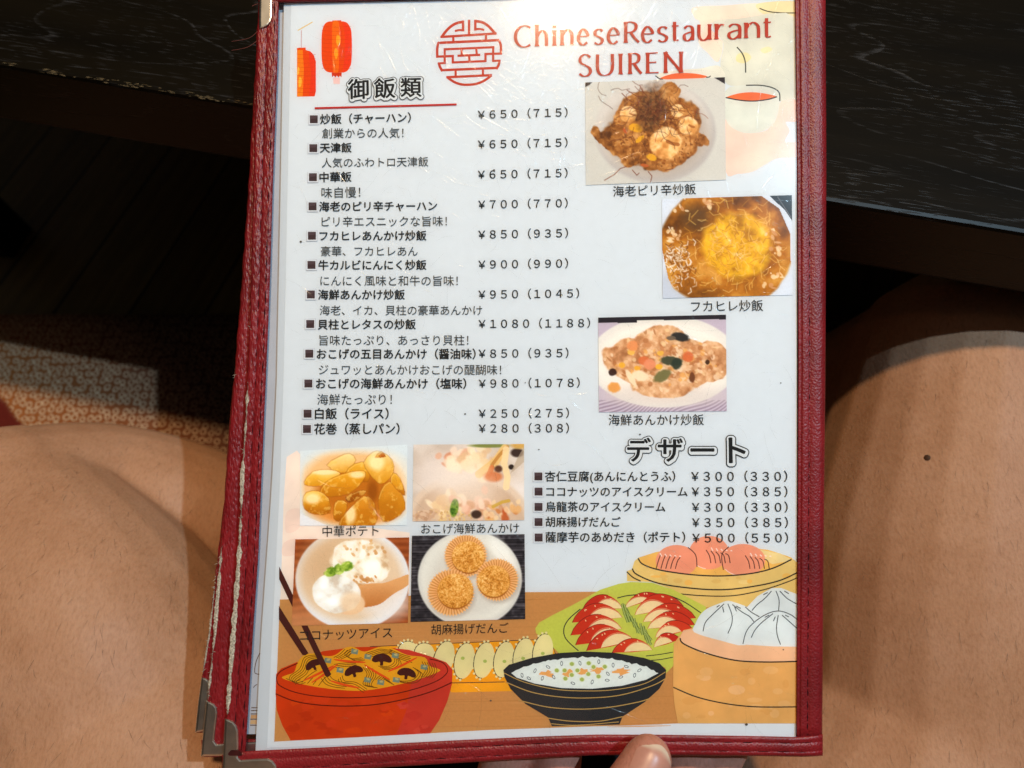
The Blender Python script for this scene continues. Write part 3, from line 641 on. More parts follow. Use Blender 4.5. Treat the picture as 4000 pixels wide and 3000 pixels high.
A.line([(1495, 313), (1530, 355), (1550, 410), (1553, 483)], 8, DK)
A.poly([(1060, 470), (1250, 455), (1320, 440), (1380, 440), (1415, 512), (1300, 530), (1050, 528), (960, 500)], (232, 228, 214), 4)
A.poly([(985, 520), (1060, 492), (1140, 485), (1230, 491), (1300, 510), (1230, 524), (1140, 529), (1050, 528)], (236, 112, 64), 4)
A.line([(953, 503), (980, 523), (1005, 528)], 7, DK); A.line([(1290, 514), (1310, 512), (1320, 504)], 7, DK)
A.poly([(1420, 780), (1500, 870), (1620, 885), (1720, 840), (1765, 690), (1905, 670), (1905, 800), (1820, 810), (1845, 870), (1815, 940), (1905, 950), (1905, 1040), (1770, 1050), (1680, 1095), (1600, 1140), (1500, 1155), (1422, 1142)], (246, 216, 200), 4)
A.poly([(1420, 600), (1560, 565), (1700, 575), (1778, 620), (1765, 760), (1720, 840), (1620, 885), (1500, 870), (1420, 790)], (224, 225, 214), 4)
A.poly([(1422, 650), (1500, 622), (1600, 613), (1700, 625), (1762, 645), (1700, 660), (1600, 670), (1500, 662)], (240, 116, 60), 4)
A.line([(1420, 648), (1500, 664), (1600, 672), (1700, 661), (1762, 643)], 8, DK); A.line([(1555, 567), (1650, 567), (1730, 583), (1775, 615), (1780, 672)], 8, DK)
A.build('tea_drawing', M_WASH)
A = Art(c1, 0.00002)                                          # two paper lanterns
def lantern(A, x0, x1, y0, y1, cut=None):
    pts = []
    for i in range(48):
        t = 2 * math.pi * i / 48; c, s_ = math.cos(t), math.sin(t)
        pts.append(((x0 + x1) / 2 + (x1 - x0) / 2 * math.copysign(abs(c) ** 0.42, c), (y0 + y1) / 2 + (y1 - y0) / 2 * math.copysign(abs(s_) ** 0.62, s_)))
    return pts
A.poly([(618, 166), (690, 164), (690, 180), (618, 182)], (214, 66, 18)); A.poly(lantern(A, 530, 774, 172, 588), (228, 76, 14))
A.poly([(700, 180), (740, 200), (773, 260), (773, 500), (740, 560), (700, 585), (715, 480), (718, 280)], (232, 62, 26), 4)
A.poly([(622, 180), (668, 178), (676, 300), (672, 480), (664, 586), (628, 586), (618, 480), (616, 300)], (236, 112, 18), 4)
A.poly([(655, 285), (680, 295), (682, 350), (662, 372), (650, 340)], (250, 176, 40), 4); A.poly([(640, 392), (660, 400), (662, 450), (648, 478), (634, 440)], (250, 170, 40), 4)
for y in range(212, 575, 34): A.line([(533, y), (650, y + 8), (771, y)], 2.2, (206, 60, 12))
A.poly([(613, 588), (695, 588), (692, 626), (680, 612), (668, 628), (655, 612), (643, 628), (630, 612), (616, 626)], (206, 56, 16))
A.poly([(625, 628), (680, 628), (678, 682), (628, 678)], (242, 208, 204))
for x in range(630, 680, 9): A.line([(x, 630), (x, 678)], 2, (224, 160, 150), 0)
A.build('lantern_drawing')
A = Art(c1, 0.00002)
A.line([(338, 247), (458, 178)], 8, (226, 192, 120), 0); A.line([(367, 245), (366, 386)], 3.5, (190, 70, 60), 0)
A.poly([(332, 388), (402, 385), (403, 405), (440, 415), (470, 450), (485, 500), (485, 740), (475, 780), (332, 783)], (228, 76, 14))
A.poly([(425, 412), (455, 428), (484, 500), (484, 740), (470, 778), (430, 780), (445, 600)], (230, 60, 30))
A.poly([(332, 405), (378, 405), (388, 560), (378, 782), (332, 783)], (238, 130, 24)); A.poly([(340, 540), (352, 560), (345, 600), (333, 600)], (250, 186, 60), 4); A.poly([(352, 625), (370, 640), (366, 690), (350, 705), (345, 660)], (250, 190, 60), 4)
for y in range(440, 775, 34): A.line([(334, y), (410, y + 4), (484, y)], 2.2, (206, 60, 12))
A.build('lantern_drawing')
# round maze-like emblem
A = Art(ce, 0.00004); RD = (192, 62, 42)
for wd, pts in [(58, [(612, 192), (450, 230), (320, 310), (210, 425), (148, 512)]), (54, [(602, 165), (602, 400)]), (46, [(628, 378), (520, 374), (425, 395)]), (54, [(730, 150), (730, 465)]),
                (58, [(850, 180), (1000, 200), (1130, 272), (1230, 372), (1312, 462)]), (54, [(866, 150), (866, 385)]), (46, [(842, 358), (960, 350), (1060, 372)]), (52, [(112, 522), (1328, 446)]),
                (48, [(390, 515), (392, 625)]), (50, [(1096, 480), (1096, 600)]), (56, [(60, 650), (1385, 590)]), (54, [(72, 640), (44, 770), (44, 965)]), (50, [(20, 948), (405, 932)]),
                (54, [(1380, 596), (1418, 710), (1418, 900)]), (50, [(1440, 880), (1070, 890)]), (48, [(180, 790), (1280, 742)]), (48, [(205, 775), (205, 1100)]), (50, [(1252, 730), (1252, 1050)]),
                (48, [(570, 775), (574, 915)]), (48, [(885, 760), (900, 915)]), (50, [(482, 928), (972, 908)]), (50, [(733, 920), (740, 1060)]), (50, [(380, 912), (380, 1090)]), (48, [(356, 1072), (1110, 1042)]),
                (50, [(1086, 870), (1086, 1062)]), (46, [(55, 1092), (230, 1084)]), (54, [(76, 1080), (104, 1170), (155, 1262)]), (52, [(120, 1240), (1332, 1190)]), (46, [(1228, 1038), (1412, 1034)]),
                (54, [(1388, 1016), (1372, 1120), (1318, 1216)]), (48, [(442, 1226), (442, 1376)]), (48, [(1032, 1206), (1032, 1352)]), (50, [(240, 1392), (1225, 1346)]), (52, [(252, 1385), (400, 1488), (560, 1545), (740, 1553), (920, 1525), (1080, 1452), (1215, 1352)])]:
    A.line(pts, wd, RD, 6)
A.build('round_emblem')
# wooden table and pale wash behind the drawings at the foot of the page
A = Art(lambda x, y: (x, y), 0.000012)
A.poly([(1120, 1785), (1160, 1760), (1185, 1790), (1185, 1835), (1310, 1900), (1400, 2055), (1600, 2080), (1600, 2320), (1095, 2345), (1102, 2150), (1108, 1950)], (250, 232, 218))
A.poly([(1120, 2000), (1175, 1990), (1170, 2060), (1118, 2080)], (246, 222, 208), 4); A.poly([(1110, 2120), (1160, 2105), (1165, 2160), (1105, 2170)], (244, 220, 206), 4)
A.build('pale_wash', M_WASH)
A = Art(lambda x, y: (x, y), 0.000020)
A.poly([(1093, 2342), (1600, 2327), (2052, 2313), (2400, 2311), (3113, 2311), (3113, 2826), (2647, 2826), (2300, 2838), (1900, 2852), (1400, 2880), (1071, 2897)], (204, 146, 84))
rd = random.Random(4)
for k in range(70):
    y = rd.uniform(2335, 2860); x = rd.uniform(1095, 2600); ln = rd.uniform(100, 500); dx = min(x + ln, 2700)
    yy = min(y, 2840 - 0)
    A.line([(x, yy), ((x + dx) / 2, yy - ln * 0.008), (dx, yy - ln * 0.02)], rd.uniform(1.5, 4), rd.choice([(196, 138, 76), (212, 156, 94), (200, 140, 80)]), 3, True)
A.build('wooden_table_drawing')
# chopsticks, noodle bowl
A = Art(c7, 0.00014); RDK = (96, 24, 12)
A.poly([(145, 430), (180, 390), (290, 345), (480, 265), (700, 236), (900, 232), (1100, 255), (1250, 300), (1370, 345), (1415, 395), (1412, 500), (1380, 620), (1320, 760), (1255, 856), (250, 908), (190, 800), (150, 690), (141, 570)], (206, 64, 16))
A.poly([(1000, 245), (1100, 256), (1250, 301), (1370, 346), (1414, 396), (1411, 500), (1379, 620), (1319, 760), (1254, 855), (1010, 868), (1080, 700), (1120, 480)], (202, 62, 44), 0)
for k in range(46):
    x, y = rd.uniform(180, 1250), rd.uniform(600, 850); r_ = rd.uniform(15, 60); xx = x + 0
    if x < 210 + (y - 600) * 0.25 or x > 1350 - (y - 600) * 0.4: continue
    A.poly([(xx + r_ * math.cos(t) * rd.uniform(0.5, 1.3), y + r_ * 0.6 * math.sin(t) * rd.uniform(0.5, 1.2)) for t in [i * 0.7 for i in range(9)]], rd.choice([(214, 72, 14), (198, 58, 14), (212, 66, 22)]) if x < 1000 else rd.choice([(208, 70, 52), (196, 56, 40)]))
NO = [(190, 460), (225, 435), (275, 415), (300, 345), (350, 292), (430, 280), (500, 300), (570, 292), (640, 242), (700, 234), (780, 268), (880, 236), (960, 236), (1090, 292), (1215, 310), (1250, 370), (1308, 390), (1320, 410), (1200, 458), (1050, 500), (850, 540), (700, 550), (500, 532), (330, 502)]
A.poly(NO, (228, 164, 32), 4)
NB = (104, 64, 14)
def bunch(base, n, dx, dy, wd=4.5):
    for k in range(n): A.line([(x + dx * k * (1 - 0.25 * i / len(base)), y + dy * k) for i, (x, y) in enumerate(base)], wd, NB, 5)
bunch([(430, 292), (350, 310), (315, 390), (250, 440), (240, 470)], 5, 14, 9)
bunch([(640, 252), (600, 290), (560, 310)], 4, 20, 4); bunch([(700, 244), (660, 262), (640, 290), (690, 318), (760, 312)], 3, 16, 8)
bunch([(790, 282), (850, 262), (900, 250), (980, 262)], 4, 8, 10); bunch([(960, 250), (1040, 285), (1110, 305)], 4, 6, 14)
bunch([(620, 440), (640, 480), (720, 490), (800, 540)], 3, -14, 12); bunch([(770, 380), (800, 430), (770, 500), (820, 522)], 5, 17, 2)
bunch([(960, 270), (1000, 330), (960, 372), (880, 372)], 4, 16, 8); bunch([(1000, 470), (1060, 480), (1130, 470), (1170, 420), (1130, 380)], 3, 18, 8)
bunch([(1195, 340), (1220, 400), (1190, 450)], 6, 18, 2); bunch([(470, 460), (500, 500), (560, 522), (640, 532)], 4, 18, -12); bunch([(330, 490), (380, 440), (440, 400)], 4, 40, 8)
bunch([(560, 360), (640, 350), (720, 352)], 3, 6, 12); bunch([(860, 470), (900, 440), (930, 470), (960, 490)], 4, 14, 6); bunch([(215, 460), (270, 482), (320, 470)], 3, 22, 10)
for (x0, y0, x1, y1) in ((560, 325, 790, 345), (780, 362, 965, 470), (950, 412, 1160, 310), (535, 478, 745, 530), (400, 492, 590, 358), (340, 478, 560, 368)):
    A.line([(x0, y0), ((x0 + x1) / 2, (y0 + y1) / 2 + 4), (x1, y1)], 17, (222, 84, 26), 5, True)
for x, y, r_, k in ((410, 360, -28, 1), (905, 318, 0, 1.15), (700, 405, -18, 1.1), (1085, 420, 8, 1.1)):
    c, s_ = math.cos(R(r_)), math.sin(R(r_))
    q = [(-62, 12), (-50, -14), (-20, -30), (20, -30), (52, -12), (64, 14), (50, 26), (22, 20), (10, 20), (8, 42), (-10, 42), (-12, 20), (-40, 24)]
    A.poly([(x + k * (a * c - b * s_), y + k * (a * s_ + b * c)) for a, b in q], (74, 32, 26), 3)
for x, y in ((710, 268), (805, 305), (1003, 297), (517, 332), (605, 402), (1210, 380), (803, 472), (898, 490), (1010, 472)):
    t = rd.uniform(-30, 30); A.line([(x - 24, y - 4), (x + 24, y + 4)], 34, (122, 142, 126), 0); A.ell(x + 4, y - 6, 14, 8, (186, 180, 126), t, 12)
A.line([(300, 352), (190, 402), (152, 442), (150, 478), (175, 515), (280, 560), (450, 590), (700, 600), (950, 580), (1150, 535), (1300, 480), (1368, 430), (1378, 390), (1340, 345), (1250, 320)], 6.5, RDK)
A.line([(141, 572), (280, 625), (450, 652), (650, 660), (850, 650), (1050, 615), (1250, 560), (1411, 490)], 7.5, RDK)
BOWL = A
# gyoza plate goes under both bowls
G = Art(c7, 0.000045)
G.poly([(820, 232), (1400, 206), (2040, 178), (2100, 184), (2150, 240), (2165, 330), (2165, 545), (1410, 562), (1260, 400)], (240, 162, 30)); G.poly([(1405, 495), (2165, 480), (2165, 545), (1405, 562)], (242, 170, 34))
G.line([(820, 232), (1400, 208), (2040, 182), (2100, 192), (2135, 225), (2160, 300)], 5, DK); G.line([(1400, 494), (1790, 486)], 6, DK)
for x, y, rot, part in ((1095, 262, 20, 1), (1212, 275, 16, 1), (1352, 320, 16, 0), (1500, 335, 12, 0), (1642, 330, 12, 0), (1785, 325, 12, 0), (1925, 300, 12, 0), (2065, 270, 10, 0)):
    ry = 70 if part else 132
    G.ell(x, y, 72, ry, (230, 218, 160), rot, 26)
    a = [(x + 72 * math.cos(t) * math.cos(R(rot)) - ry * math.sin(t) * math.sin(R(rot)), y + 72 * math.cos(t) * math.sin(R(rot)) + ry * math.sin(t) * math.cos(R(rot))) for t in [R(80 + 10 * i) for i in range(21)]]
    G.line(a, 6, DK, 0)
    for i in range(1, 20, 2):
        px, py = a[i]; q = math.hypot(px - x, py - y); G.line([(px, py), (px + (px - x) / q * 18, py + (py - y) / q * 14)], 5, DK, 0)
        G.ell(px + (px - x) / q * 10, py + (py - y) / q * 8, 9, 9, (230, 218, 160), 0, 10)
    if not part: G.ell(x + rd.uniform(-12, 18), y + rd.uniform(-30, 40), 14, 12, (170, 186, 96), 0, 10)
G.build('dumpling_plate_drawing', M_WASH)
BOWL.build('noodle_bowl_drawing', M_WASH)
A = Art(c7, 0.00023); CH = (78, 36, 30)
A.poly([(165, -62), (378, 280), (356, 294), (335, 292), (165, 35)], CH); A.poly([(167, -345), (541, 432), (520, 450), (500, 445), (167, -254)], CH)
A.build('chopsticks_drawing')
# green plate of sliced meat
A = Art(c8, 0.00010)
A.poly([(325, 690), (350, 650), (440, 600), (560, 540), (760, 430), (880, 392), (960, 380), (1100, 384), (1240, 430), (1460, 545), (1460, 640), (1260, 840), (1240, 940), (1190, 990), (1190, 950), (1050, 885), (850, 850), (655, 842), (480, 852), (430, 800), (330, 720)], (200, 204, 88), 0)
A.line([(625, 560), (550, 625), (515, 690), (530, 760), (612, 838)], 7, DK); A.line([(870, 487), (960, 468), (1160, 460), (1300, 505), (1425, 585)], 7, DK); A.line([(1060, 872), (1150, 862), (1240, 846)], 6, DK); A.line([(1090, 902), (1160, 895), (1240, 880)], 6, DK)
def slice_(x0, y0, x1, y1, h, flip=1):
    dx, dy = x1 - x0, y1 - y0; q = math.hypot(dx, dy); ux, uy = dx / q, dy / q; nx_, ny_ = uy, -ux
    def arc(a, b, hh, n=14, p=0.7): return [(x0 + dx * (a + (b - a) * i / n) + nx_ * hh * math.sin(math.pi * i / n) ** p, y0 + dy * (a + (b - a) * i / n) + ny_ * hh * math.sin(math.pi * i / n) ** p) for i in range(n + 1)]
    A.poly(arc(0, 1, h) + [(x0 + dx * 0.5 - nx_ * 6, y0 + dy * 0.5 - ny_ * 6)], rd.choice([(204, 58, 34), (212, 66, 38), (198, 50, 34)]))
    a, b = (0.30, 0.99) if flip > 0 else (0.01, 0.70)
    A.poly(arc(a, b, h * 0.66), (240, 218, 168)); A.line(arc(a, b, h * 0.72)[1:-1], 4, (222, 150, 110), 0)
    A.line(arc(0, 1, h * 1.0)[:10] if flip > 0 else arc(0, 1, h)[5:], 4, (120, 40, 30), 0)
    for k in range(3):
        t = rd.uniform(0.2, 0.8); A.ell(x0 + dx * t + nx_ * h * 0.84 * math.sin(math.pi * t), y0 + dy * t + ny_ * h * 0.84 * math.sin(math.pi * t), 7, 4, (240, 200, 150), rd.uniform(0, 90), 8)
for s_ in ((640, 560, 905, 555, 95), (570, 650, 905, 615, 112), (560, 735, 900, 690, 118), (592, 800, 920, 745, 112), (665, 838, 985, 770, 105), (835, 850, 1105, 832, 86)): slice_(*s_)
for s_ in ((920, 555, 1150, 470, 60), (985, 600, 1310, 540, 112), (1040, 645, 1392, 620, 112), (1070, 690, 1385, 665, 104), (1122, 750, 1370, 690, 84), (1112, 815, 1290, 760, 70)): slice_(*s_, -1)
for k in range(26):
    t = k / 25; x, y = 905 + 180 * t + rd.uniform(-22, 22), 560 + 200 * t + rd.uniform(-14, 14); a = R(rd.uniform(48, 80)); ln = rd.uniform(28, 44)
    p = [(x - math.cos(a) * ln, y - math.sin(a) * ln), (x + math.cos(a) * ln, y + math.sin(a) * ln)]
    A.line(p, 15, (90, 110, 46), 0); A.line(p, 9, (172, 184, 104), 0)
A.build('sliced_meat_plate_drawing')
# upper steamer
A = Art(c8, 0.00003); PK = (240, 160, 128)
A.poly([(985, 262), (1010, 218), (1130, 180), (1400, 150), (1800, 155), (1950, 190), (2050, 235), (2066, 270), (2066, 560), (1760, 540), (1450, 548), (1240, 430), (1100, 380), (935, 375), (933, 308), (975, 292)], (230, 196, 118))
A.poly([(1010, 240), (1130, 185), (1400, 152), (1800, 157), (1950, 192), (2040, 235), (1900, 300), (1550, 345), (1200, 315)], (240, 190, 100), 3); A.poly([(1800, 160), (1950, 192), (2040, 235), (1900, 262), (1830, 220)], (236, 212, 150))
for x, y, rx, ry in ((1480, 185, 132, 112), (1265, 240, 140, 106), (1705, 235, 148, 108)):
    A.ell(x, y, rx, ry, PK, 0, 36); A.line([(x + rx * 0.97 * math.cos(t), y + ry * 0.97 * math.sin(t)) for t in [R(100 + 9 * i) for i in range(6)]], 5, (252, 220, 206), 0)
for x, y, d in ((1140, 262, -1), (1740, 262, 1), (1480, 225, 1)):
    for k in range(5):
        o = k * 32; A.line([(x + o + 20 * -d, y - 70 + 6 * k + (12 if d > 0 else 0)), (x + o + 2, y - 20), (x + o - 6 * -d * 2, y + 30)], 6, (78, 44, 40)); A.line([(x + o + 14, y - 74 + 5 * k), (x + o + 26, y - 52)], 8, (252, 226, 212), 0)
A.line([(1340, 150), (1390, 200), (1400, 280)], 6, (78, 44, 40)); A.line([(1612, 145), (1565, 200), (1575, 300)], 6, (78, 44, 40))
A.poly([(985, 240), (1008, 222), (1040, 262), (1150, 300), (1350, 330), (1550, 340), (1750, 325), (1900, 290), (2028, 232), (2066, 250), (2066, 330), (1950, 375), (1800, 408), (1600, 433), (1400, 428), (1150, 393), (1000, 333), (968, 292)], (231, 200, 124))
for k in range(14):
    x = rd.uniform(1050, 2030); A.ell(x, 345 - abs(x - 1550) * 0.10 + rd.uniform(10, 60), rd.uniform(12, 40), rd.uniform(8, 20), rd.choice([(238, 190, 100), (226, 190, 112), (236, 208, 138)]), 0, 10)
A.line([(1008, 222), (1040, 262), (1150, 300), (1350, 330), (1550, 340), (1750, 325), (1900, 290), (2028, 230)], 9, (50, 46, 42)); A.line([(970, 290), (1000, 330), (1150, 390), (1400, 425), (1600, 430), (1800, 405), (1950, 370), (2066, 318)], 9, (50, 46, 42))
A.line([(933, 312), (975, 350), (1025, 374)], 8, (50, 46, 42)); A.line([(1245, 455), (1450, 472), (1650, 470), (1850, 430), (2000, 380), (2066, 352)], 7, (50, 46, 42))
A.build('steamer_drawing', M_WASH)
# lower steamer with white buns
A = Art(c8, 0.00017); WB = (224, 229, 229)
A.poly([(1245, 790), (1310, 700), (1400, 680), (1700, 700), (2066, 780), (2066, 1320), (1272, 1318), (1250, 1200), (1240, 1080)], (228, 176, 104)); A.poly([(1310, 702), (1400, 690), (1700, 780), (2066, 790), (2066, 908), (1850, 912), (1650, 900), (1450, 850), (1310, 790), (1285, 750)], (238, 192, 152))
for k in range(22): A.ell(rd.uniform(1320, 2020), rd.uniform(950, 1290), rd.uniform(14, 60), rd.uniform(10, 34), rd.choice([(232, 184, 118), (224, 170, 98), (234, 188, 130)]), 0, 11)
A.poly([(1720, 560), (1800, 475), (1860, 440), (1900, 420), (1960, 420), (2066, 462), (2066, 640), (1940, 640), (1810, 640)], WB); 
A.poly([(1382, 715), (1388, 660), (1420, 600), (1470, 555), (1550, 522), (1600, 505), (1650, 515), (1740, 550), (1812, 610), (1790, 700), (1720, 800), (1560, 770)], WB, 3)
A.poly([(1705, 795), (1730, 700), (1790, 640), (1870, 590), (1945, 574), (2020, 596), (2066, 626), (2066, 810), (1900, 808)], WB)
for q in ([(1720, 545), (1760, 580), (1815, 612)], [(1580, 525), (1500, 600), (1455, 650), (1440, 708)], [(1605, 525), (1632, 600), (1630, 660), (1605, 722)], [(1635, 530), (1700, 580), (1750, 610), (1778, 645)], [(1570, 545), (1578, 582)], [(1660, 540), (1690, 556)], [(1550, 535), (1530, 548)], [(1650, 545), (1662, 575)],
          [(1705, 792), (1730, 705), (1790, 640), (1870, 590), (1945, 573), (2020, 596), (2066, 630)], [(1905, 590), (1830, 650), (1785, 700), (1760, 750)], [(1940, 600), (1928, 680), (1935, 740), (1955, 796)], [(1965, 600), (2010, 640), (2066, 690)], [(1880, 600), (1850, 615)], [(1920, 610), (1908, 640)], [(1985, 600), (2010, 612)],
          [(1895, 440), (1850, 490), (1800, 530), (1765, 570)], [(1925, 440), (1945, 500), (1942, 570)], [(1950, 440), (2000, 490), (2066, 528)], [(1870, 450), (1840, 465)], [(1980, 440), (2010, 458)]): A.line(q, 6, (66, 70, 76))
A.line([(1288, 752), (1310, 790), (1450, 850), (1650, 900), (1850, 912), (2066, 908)], 9, (50, 46, 42)); A.line([(1242, 1080), (1400, 1145), (1600, 1190), (1800, 1210), (2060, 1210)], 8, (50, 46, 42))
A.build('steamer_drawing', M_WASH)
# black rice bowl
A = Art(c8, 0.00021); GD = (200, 160, 92)
A.poly([(113, 965), (150, 930), (300, 885), (480, 852), (655, 842), (850, 850), (1050, 885), (1150, 920), (1195, 965), (1190, 1020), (1150, 1090), (1050, 1180), (905, 1275), (885, 1327), (435, 1338), (410, 1280), (260, 1190), (160, 1090), (120, 1010)], (48, 48, 50))
edge_ = [(165 + 980 * i / 60, 985 - 105 * math.sin(math.pi * i / 60) ** 0.75 + rd.uniform(-9, 9) * (i % 2)) for i in range(61)]
A.poly(edge_ + [(1145, 985), (1060, 1030), (900, 1070), (700, 1090), (500, 1085), (320, 1055), (200, 1015)], (228, 234, 230))
for q, wd in (([(118, 985), (250, 1045), (450, 1092), (650, 1104), (850, 1096), (1050, 1056), (1190, 978)], 5), ([(128, 1045), (300, 1112), (500, 1145), (700, 1150), (900, 1130), (1100, 1070), (1195, 1020)], 6), ([(212, 1165), (400, 1210), (600, 1225), (800, 1215), (1000, 1180), (1085, 1155)], 6), ([(410, 1285), (560, 1305), (750, 1305), (905, 1275)], 6), ([(428, 1322), (600, 1332), (880, 1310)], 5)): A.line(q, wd, GD)
for x, y in ((400, 990), (540, 985), (640, 980), (740, 965), (900, 975)):
    A.poly([(x + rd.uniform(18, 72) * math.cos(t), y + rd.uniform(8, 34) * math.sin(t)) for t in [i * 0.45 for i in range(14)]], (234, 168, 98))
for x, y in ((568, 925), (680, 920), (468, 968), (520, 968), (605, 968), (712, 945), (787, 943), (567, 998), (677, 992), (525, 1022), (635, 1028), (745, 1008)):
    A.ell(x, y, 20, 17, (222, 228, 190), 0, 12); A.ell(x, y, 14, 13, (164, 180, 92), 20, 10)
for x, y in ((323, 970), (410, 945), (500, 922), (622, 920), (747, 910), (842, 933), (930, 942), (1017, 967), (237, 1000), (282, 1020), (372, 1020), (447, 1012), (575, 1053), (703, 1045), (803, 1033), (893, 1012), (985, 1000), (807, 990)):
    t = rd.uniform(0, 180); A.ell(x, y, 16, 9, (92, 98, 104), t, 14); A.ell(x, y, 11, 5, (228, 234, 230), t, 12)
A.build('rice_bowl_drawing')

# ---- printed photographs: a fine coloured mesh each, painted here by formula
def vnoise(h, w, cell, seed):
    r_ = np.random.RandomState(seed); gh, gw = int(h / cell) + 3, int(w / cell) + 3; g = r_.rand(gh, gw)
    y = np.arange(h) / cell; x = np.arange(w) / cell; y0 = y.astype(int); x0 = x.astype(int); fy = (y - y0)[:, None]; fx = (x - x0)[None, :]
    fy = fy * fy * (3 - 2 * fy); fx = fx * fx * (3 - 2 * fx)
    a = g[np.ix_(y0, x0)]; b = g[np.ix_(y0, x0 + 1)]; c = g[np.ix_(y0 + 1, x0)]; d = g[np.ix_(y0 + 1, x0 + 1)]
    return (a * (1 - fx) + b * fx) * (1 - fy) + (c * (1 - fx) + d * fx) * fy
class Photo:
    def __init__(s, cv, quad, nx=230):
        s.cv, s.q = cv, quad; (ax, ay), (bx, by), (cx, cy), (dx, dy) = quad          # tl tr br bl
        s.w = nx; s.h = int(nx * math.hypot(dx - ax, dy - ay) / math.hypot(bx - ax, by - ay))
        u = np.linspace(0, 1, s.w)[None, :]; v = np.linspace(0, 1, s.h)[:, None]
        s.X = (ax * (1 - u) + bx * u) * (1 - v) + (dx * (1 - u) + cx * u) * v; s.Y = (ay * (1 - u) + by * u) * (1 - v) + (dy * (1 - u) + cy * u) * v
        s.px = math.hypot(bx - ax, by - ay) / s.w; s.a = np.zeros((s.h, s.w, 3)); s.seed = 1
    def n(s, size, oct=3):
        out = 0; t = 0
        for k in range(oct): s.seed += 1; out = out + vnoise(s.h, s.w, max(1.05, size / s.px / 2 ** k), s.seed) * 0.5 ** k; t += 0.5 ** k
        return out / t
    def put(s, m, col, al=1.0):
        m = np.clip(m, 0, 1)[..., None] * al; s.a = s.a * (1 - m) + (np.asarray(col, float) if not callable(col) else col()) * m
    def tex(s, stops, v):
        ps = [p for p, _ in stops]; return np.stack([np.interp(v, ps, [c[i] for _, c in stops]) for i in range(3)], -1)
    def ell(s, x, y, rx, ry, soft=0.08, rot=0, wob=0, wsz=80):
        c, d = math.cos(R(rot)), math.sin(R(rot)); q, r_ = s.X - x, s.Y - y; k = np.hypot((q * c + r_ * d) / rx, (-q * d + r_ * c) / ry)
        if wob: k = k + (s.n(wsz, 3) - 0.5) * wob
        return np.clip((1 - k) / soft + 0.5, 0, 1)
    def poly(s, pts, soft=0):
        m = np.zeros_like(s.X, bool)
        for i in range(len(pts)):
            (x0, y0), (x1, y1) = pts[i - 1], pts[i]
            if y0 != y1: m ^= ((y0 > s.Y) != (y1 > s.Y)) & (s.X < (x1 - x0) * (s.Y - y0) / (y1 - y0) + x0)
        return m.astype(float)
    def seg(s, pts, wd):
        d = np.full(s.X.shape, 1e9)
        for (x0, y0), (x1, y1) in zip(pts, pts[1:]):
            dx, dy = x1 - x0, y1 - y0; t = np.clip(((s.X - x0) * dx + (s.Y - y0) * dy) / (dx * dx + dy * dy + 1e-6), 0, 1); d = np.minimum(d, np.hypot(s.X - x0 - t * dx, s.Y - y0 - t * dy))
        return np.clip((wd / 2 - d) / s.px + 0.5, 0, 1)
    def build(s, label, w=0.00026):
        c = np.clip(s.a, 0, 255) / 255.0; lc = np.where(c <= 0.04045, c / 12.92, ((c + 0.055) / 1.055) ** 2.4) * KINK
        v = [L(*s.cv(s.X[j, i], s.Y[j, i]), w) for j in range(s.h) for i in range(s.w)]
        f = [(j * s.w + i, (j + 1) * s.w + i, (j + 1) * s.w + i + 1, j * s.w + i + 1) for j in range(s.h - 1) for i in range(s.w - 1)]
        o = mesh('dish_photo', v, f, M_PHOTO, page, False, lc.reshape(-1, 3)); o['label'] = label
rp = random.Random(9)
# prawn fried rice
p = Photo(c2, [(487, 548), (1415, 513), (1423, 1195), (492, 1230)]); p.put(p.X * 0 + 1, (206, 203, 196)); p.a += (p.n(200) - 0.5)[..., None] * 10
p.put(p.ell(955, 880, 400, 335, 0.06), (190, 184, 180)); p.put(p.ell(940, 850, 385, 318, 0.10), (208, 202, 196)); p.put(p.ell(960, 900, 350, 275, 0.25), (178, 164, 152), 0.7)
p.put(p.poly([(480, 540), (535, 545), (515, 565), (485, 580)]), (60, 46, 44)); p.put(p.poly([(1340, 514), (1420, 510), (1418, 560), (1375, 535)]), (52, 44, 46))
fm = np.maximum(p.ell(945, 870, 318, 262, 0.05, 0, 0.35, 90), p.ell(1050, 620, 70, 75, 0.1, 0, 0.5, 40)); fm = np.maximum(fm, p.ell(570, 900, 30, 70, 0.2, -35, 0.8, 30)); fm = np.maximum(fm, p.ell(1250, 930, 55, 40, 0.2, 20, 0.6, 30)); fm = np.maximum(fm, p.ell(640, 960, 60, 30, 0.2, 35, 0.6, 30))
g = 0.55 * p.n(26, 3) + 0.45 * p.n(110, 2); p.put(fm, lambda: p.tex([(0.22, (92, 50, 20)), (0.40, (150, 92, 38)), (0.55, (180, 120, 58)), (0.75, (216, 164, 98))], g))
for k in range(420):
    t, r_ = rp.uniform(0, 6.28), rp.random() ** 0.6; x, y = 945 + 300 * r_ * math.cos(t), 880 + 245 * r_ * math.sin(t)
    p.put(p.ell(x, y, rp.uniform(6, 11), rp.uniform(4, 6), 0.4, rp.uniform(0, 180)) * fm, rp.choice([(214, 156, 84), (186, 116, 44), (140, 78, 26), (204, 138, 62), (112, 60, 20)]), 0.7)
for x, y, a, b, rot in ((850, 925, 35, 14, -40), (880, 1100, 30, 10, 10), (930, 1045, 34, 22, 20), (820, 850, 45, 28, 20), (750, 870, 20, 10, 60)): p.put(p.ell(x, y, a, b, 0.3, rot, 0.5, 20), rp.choice([(226, 168, 40), (190, 96, 44)]))
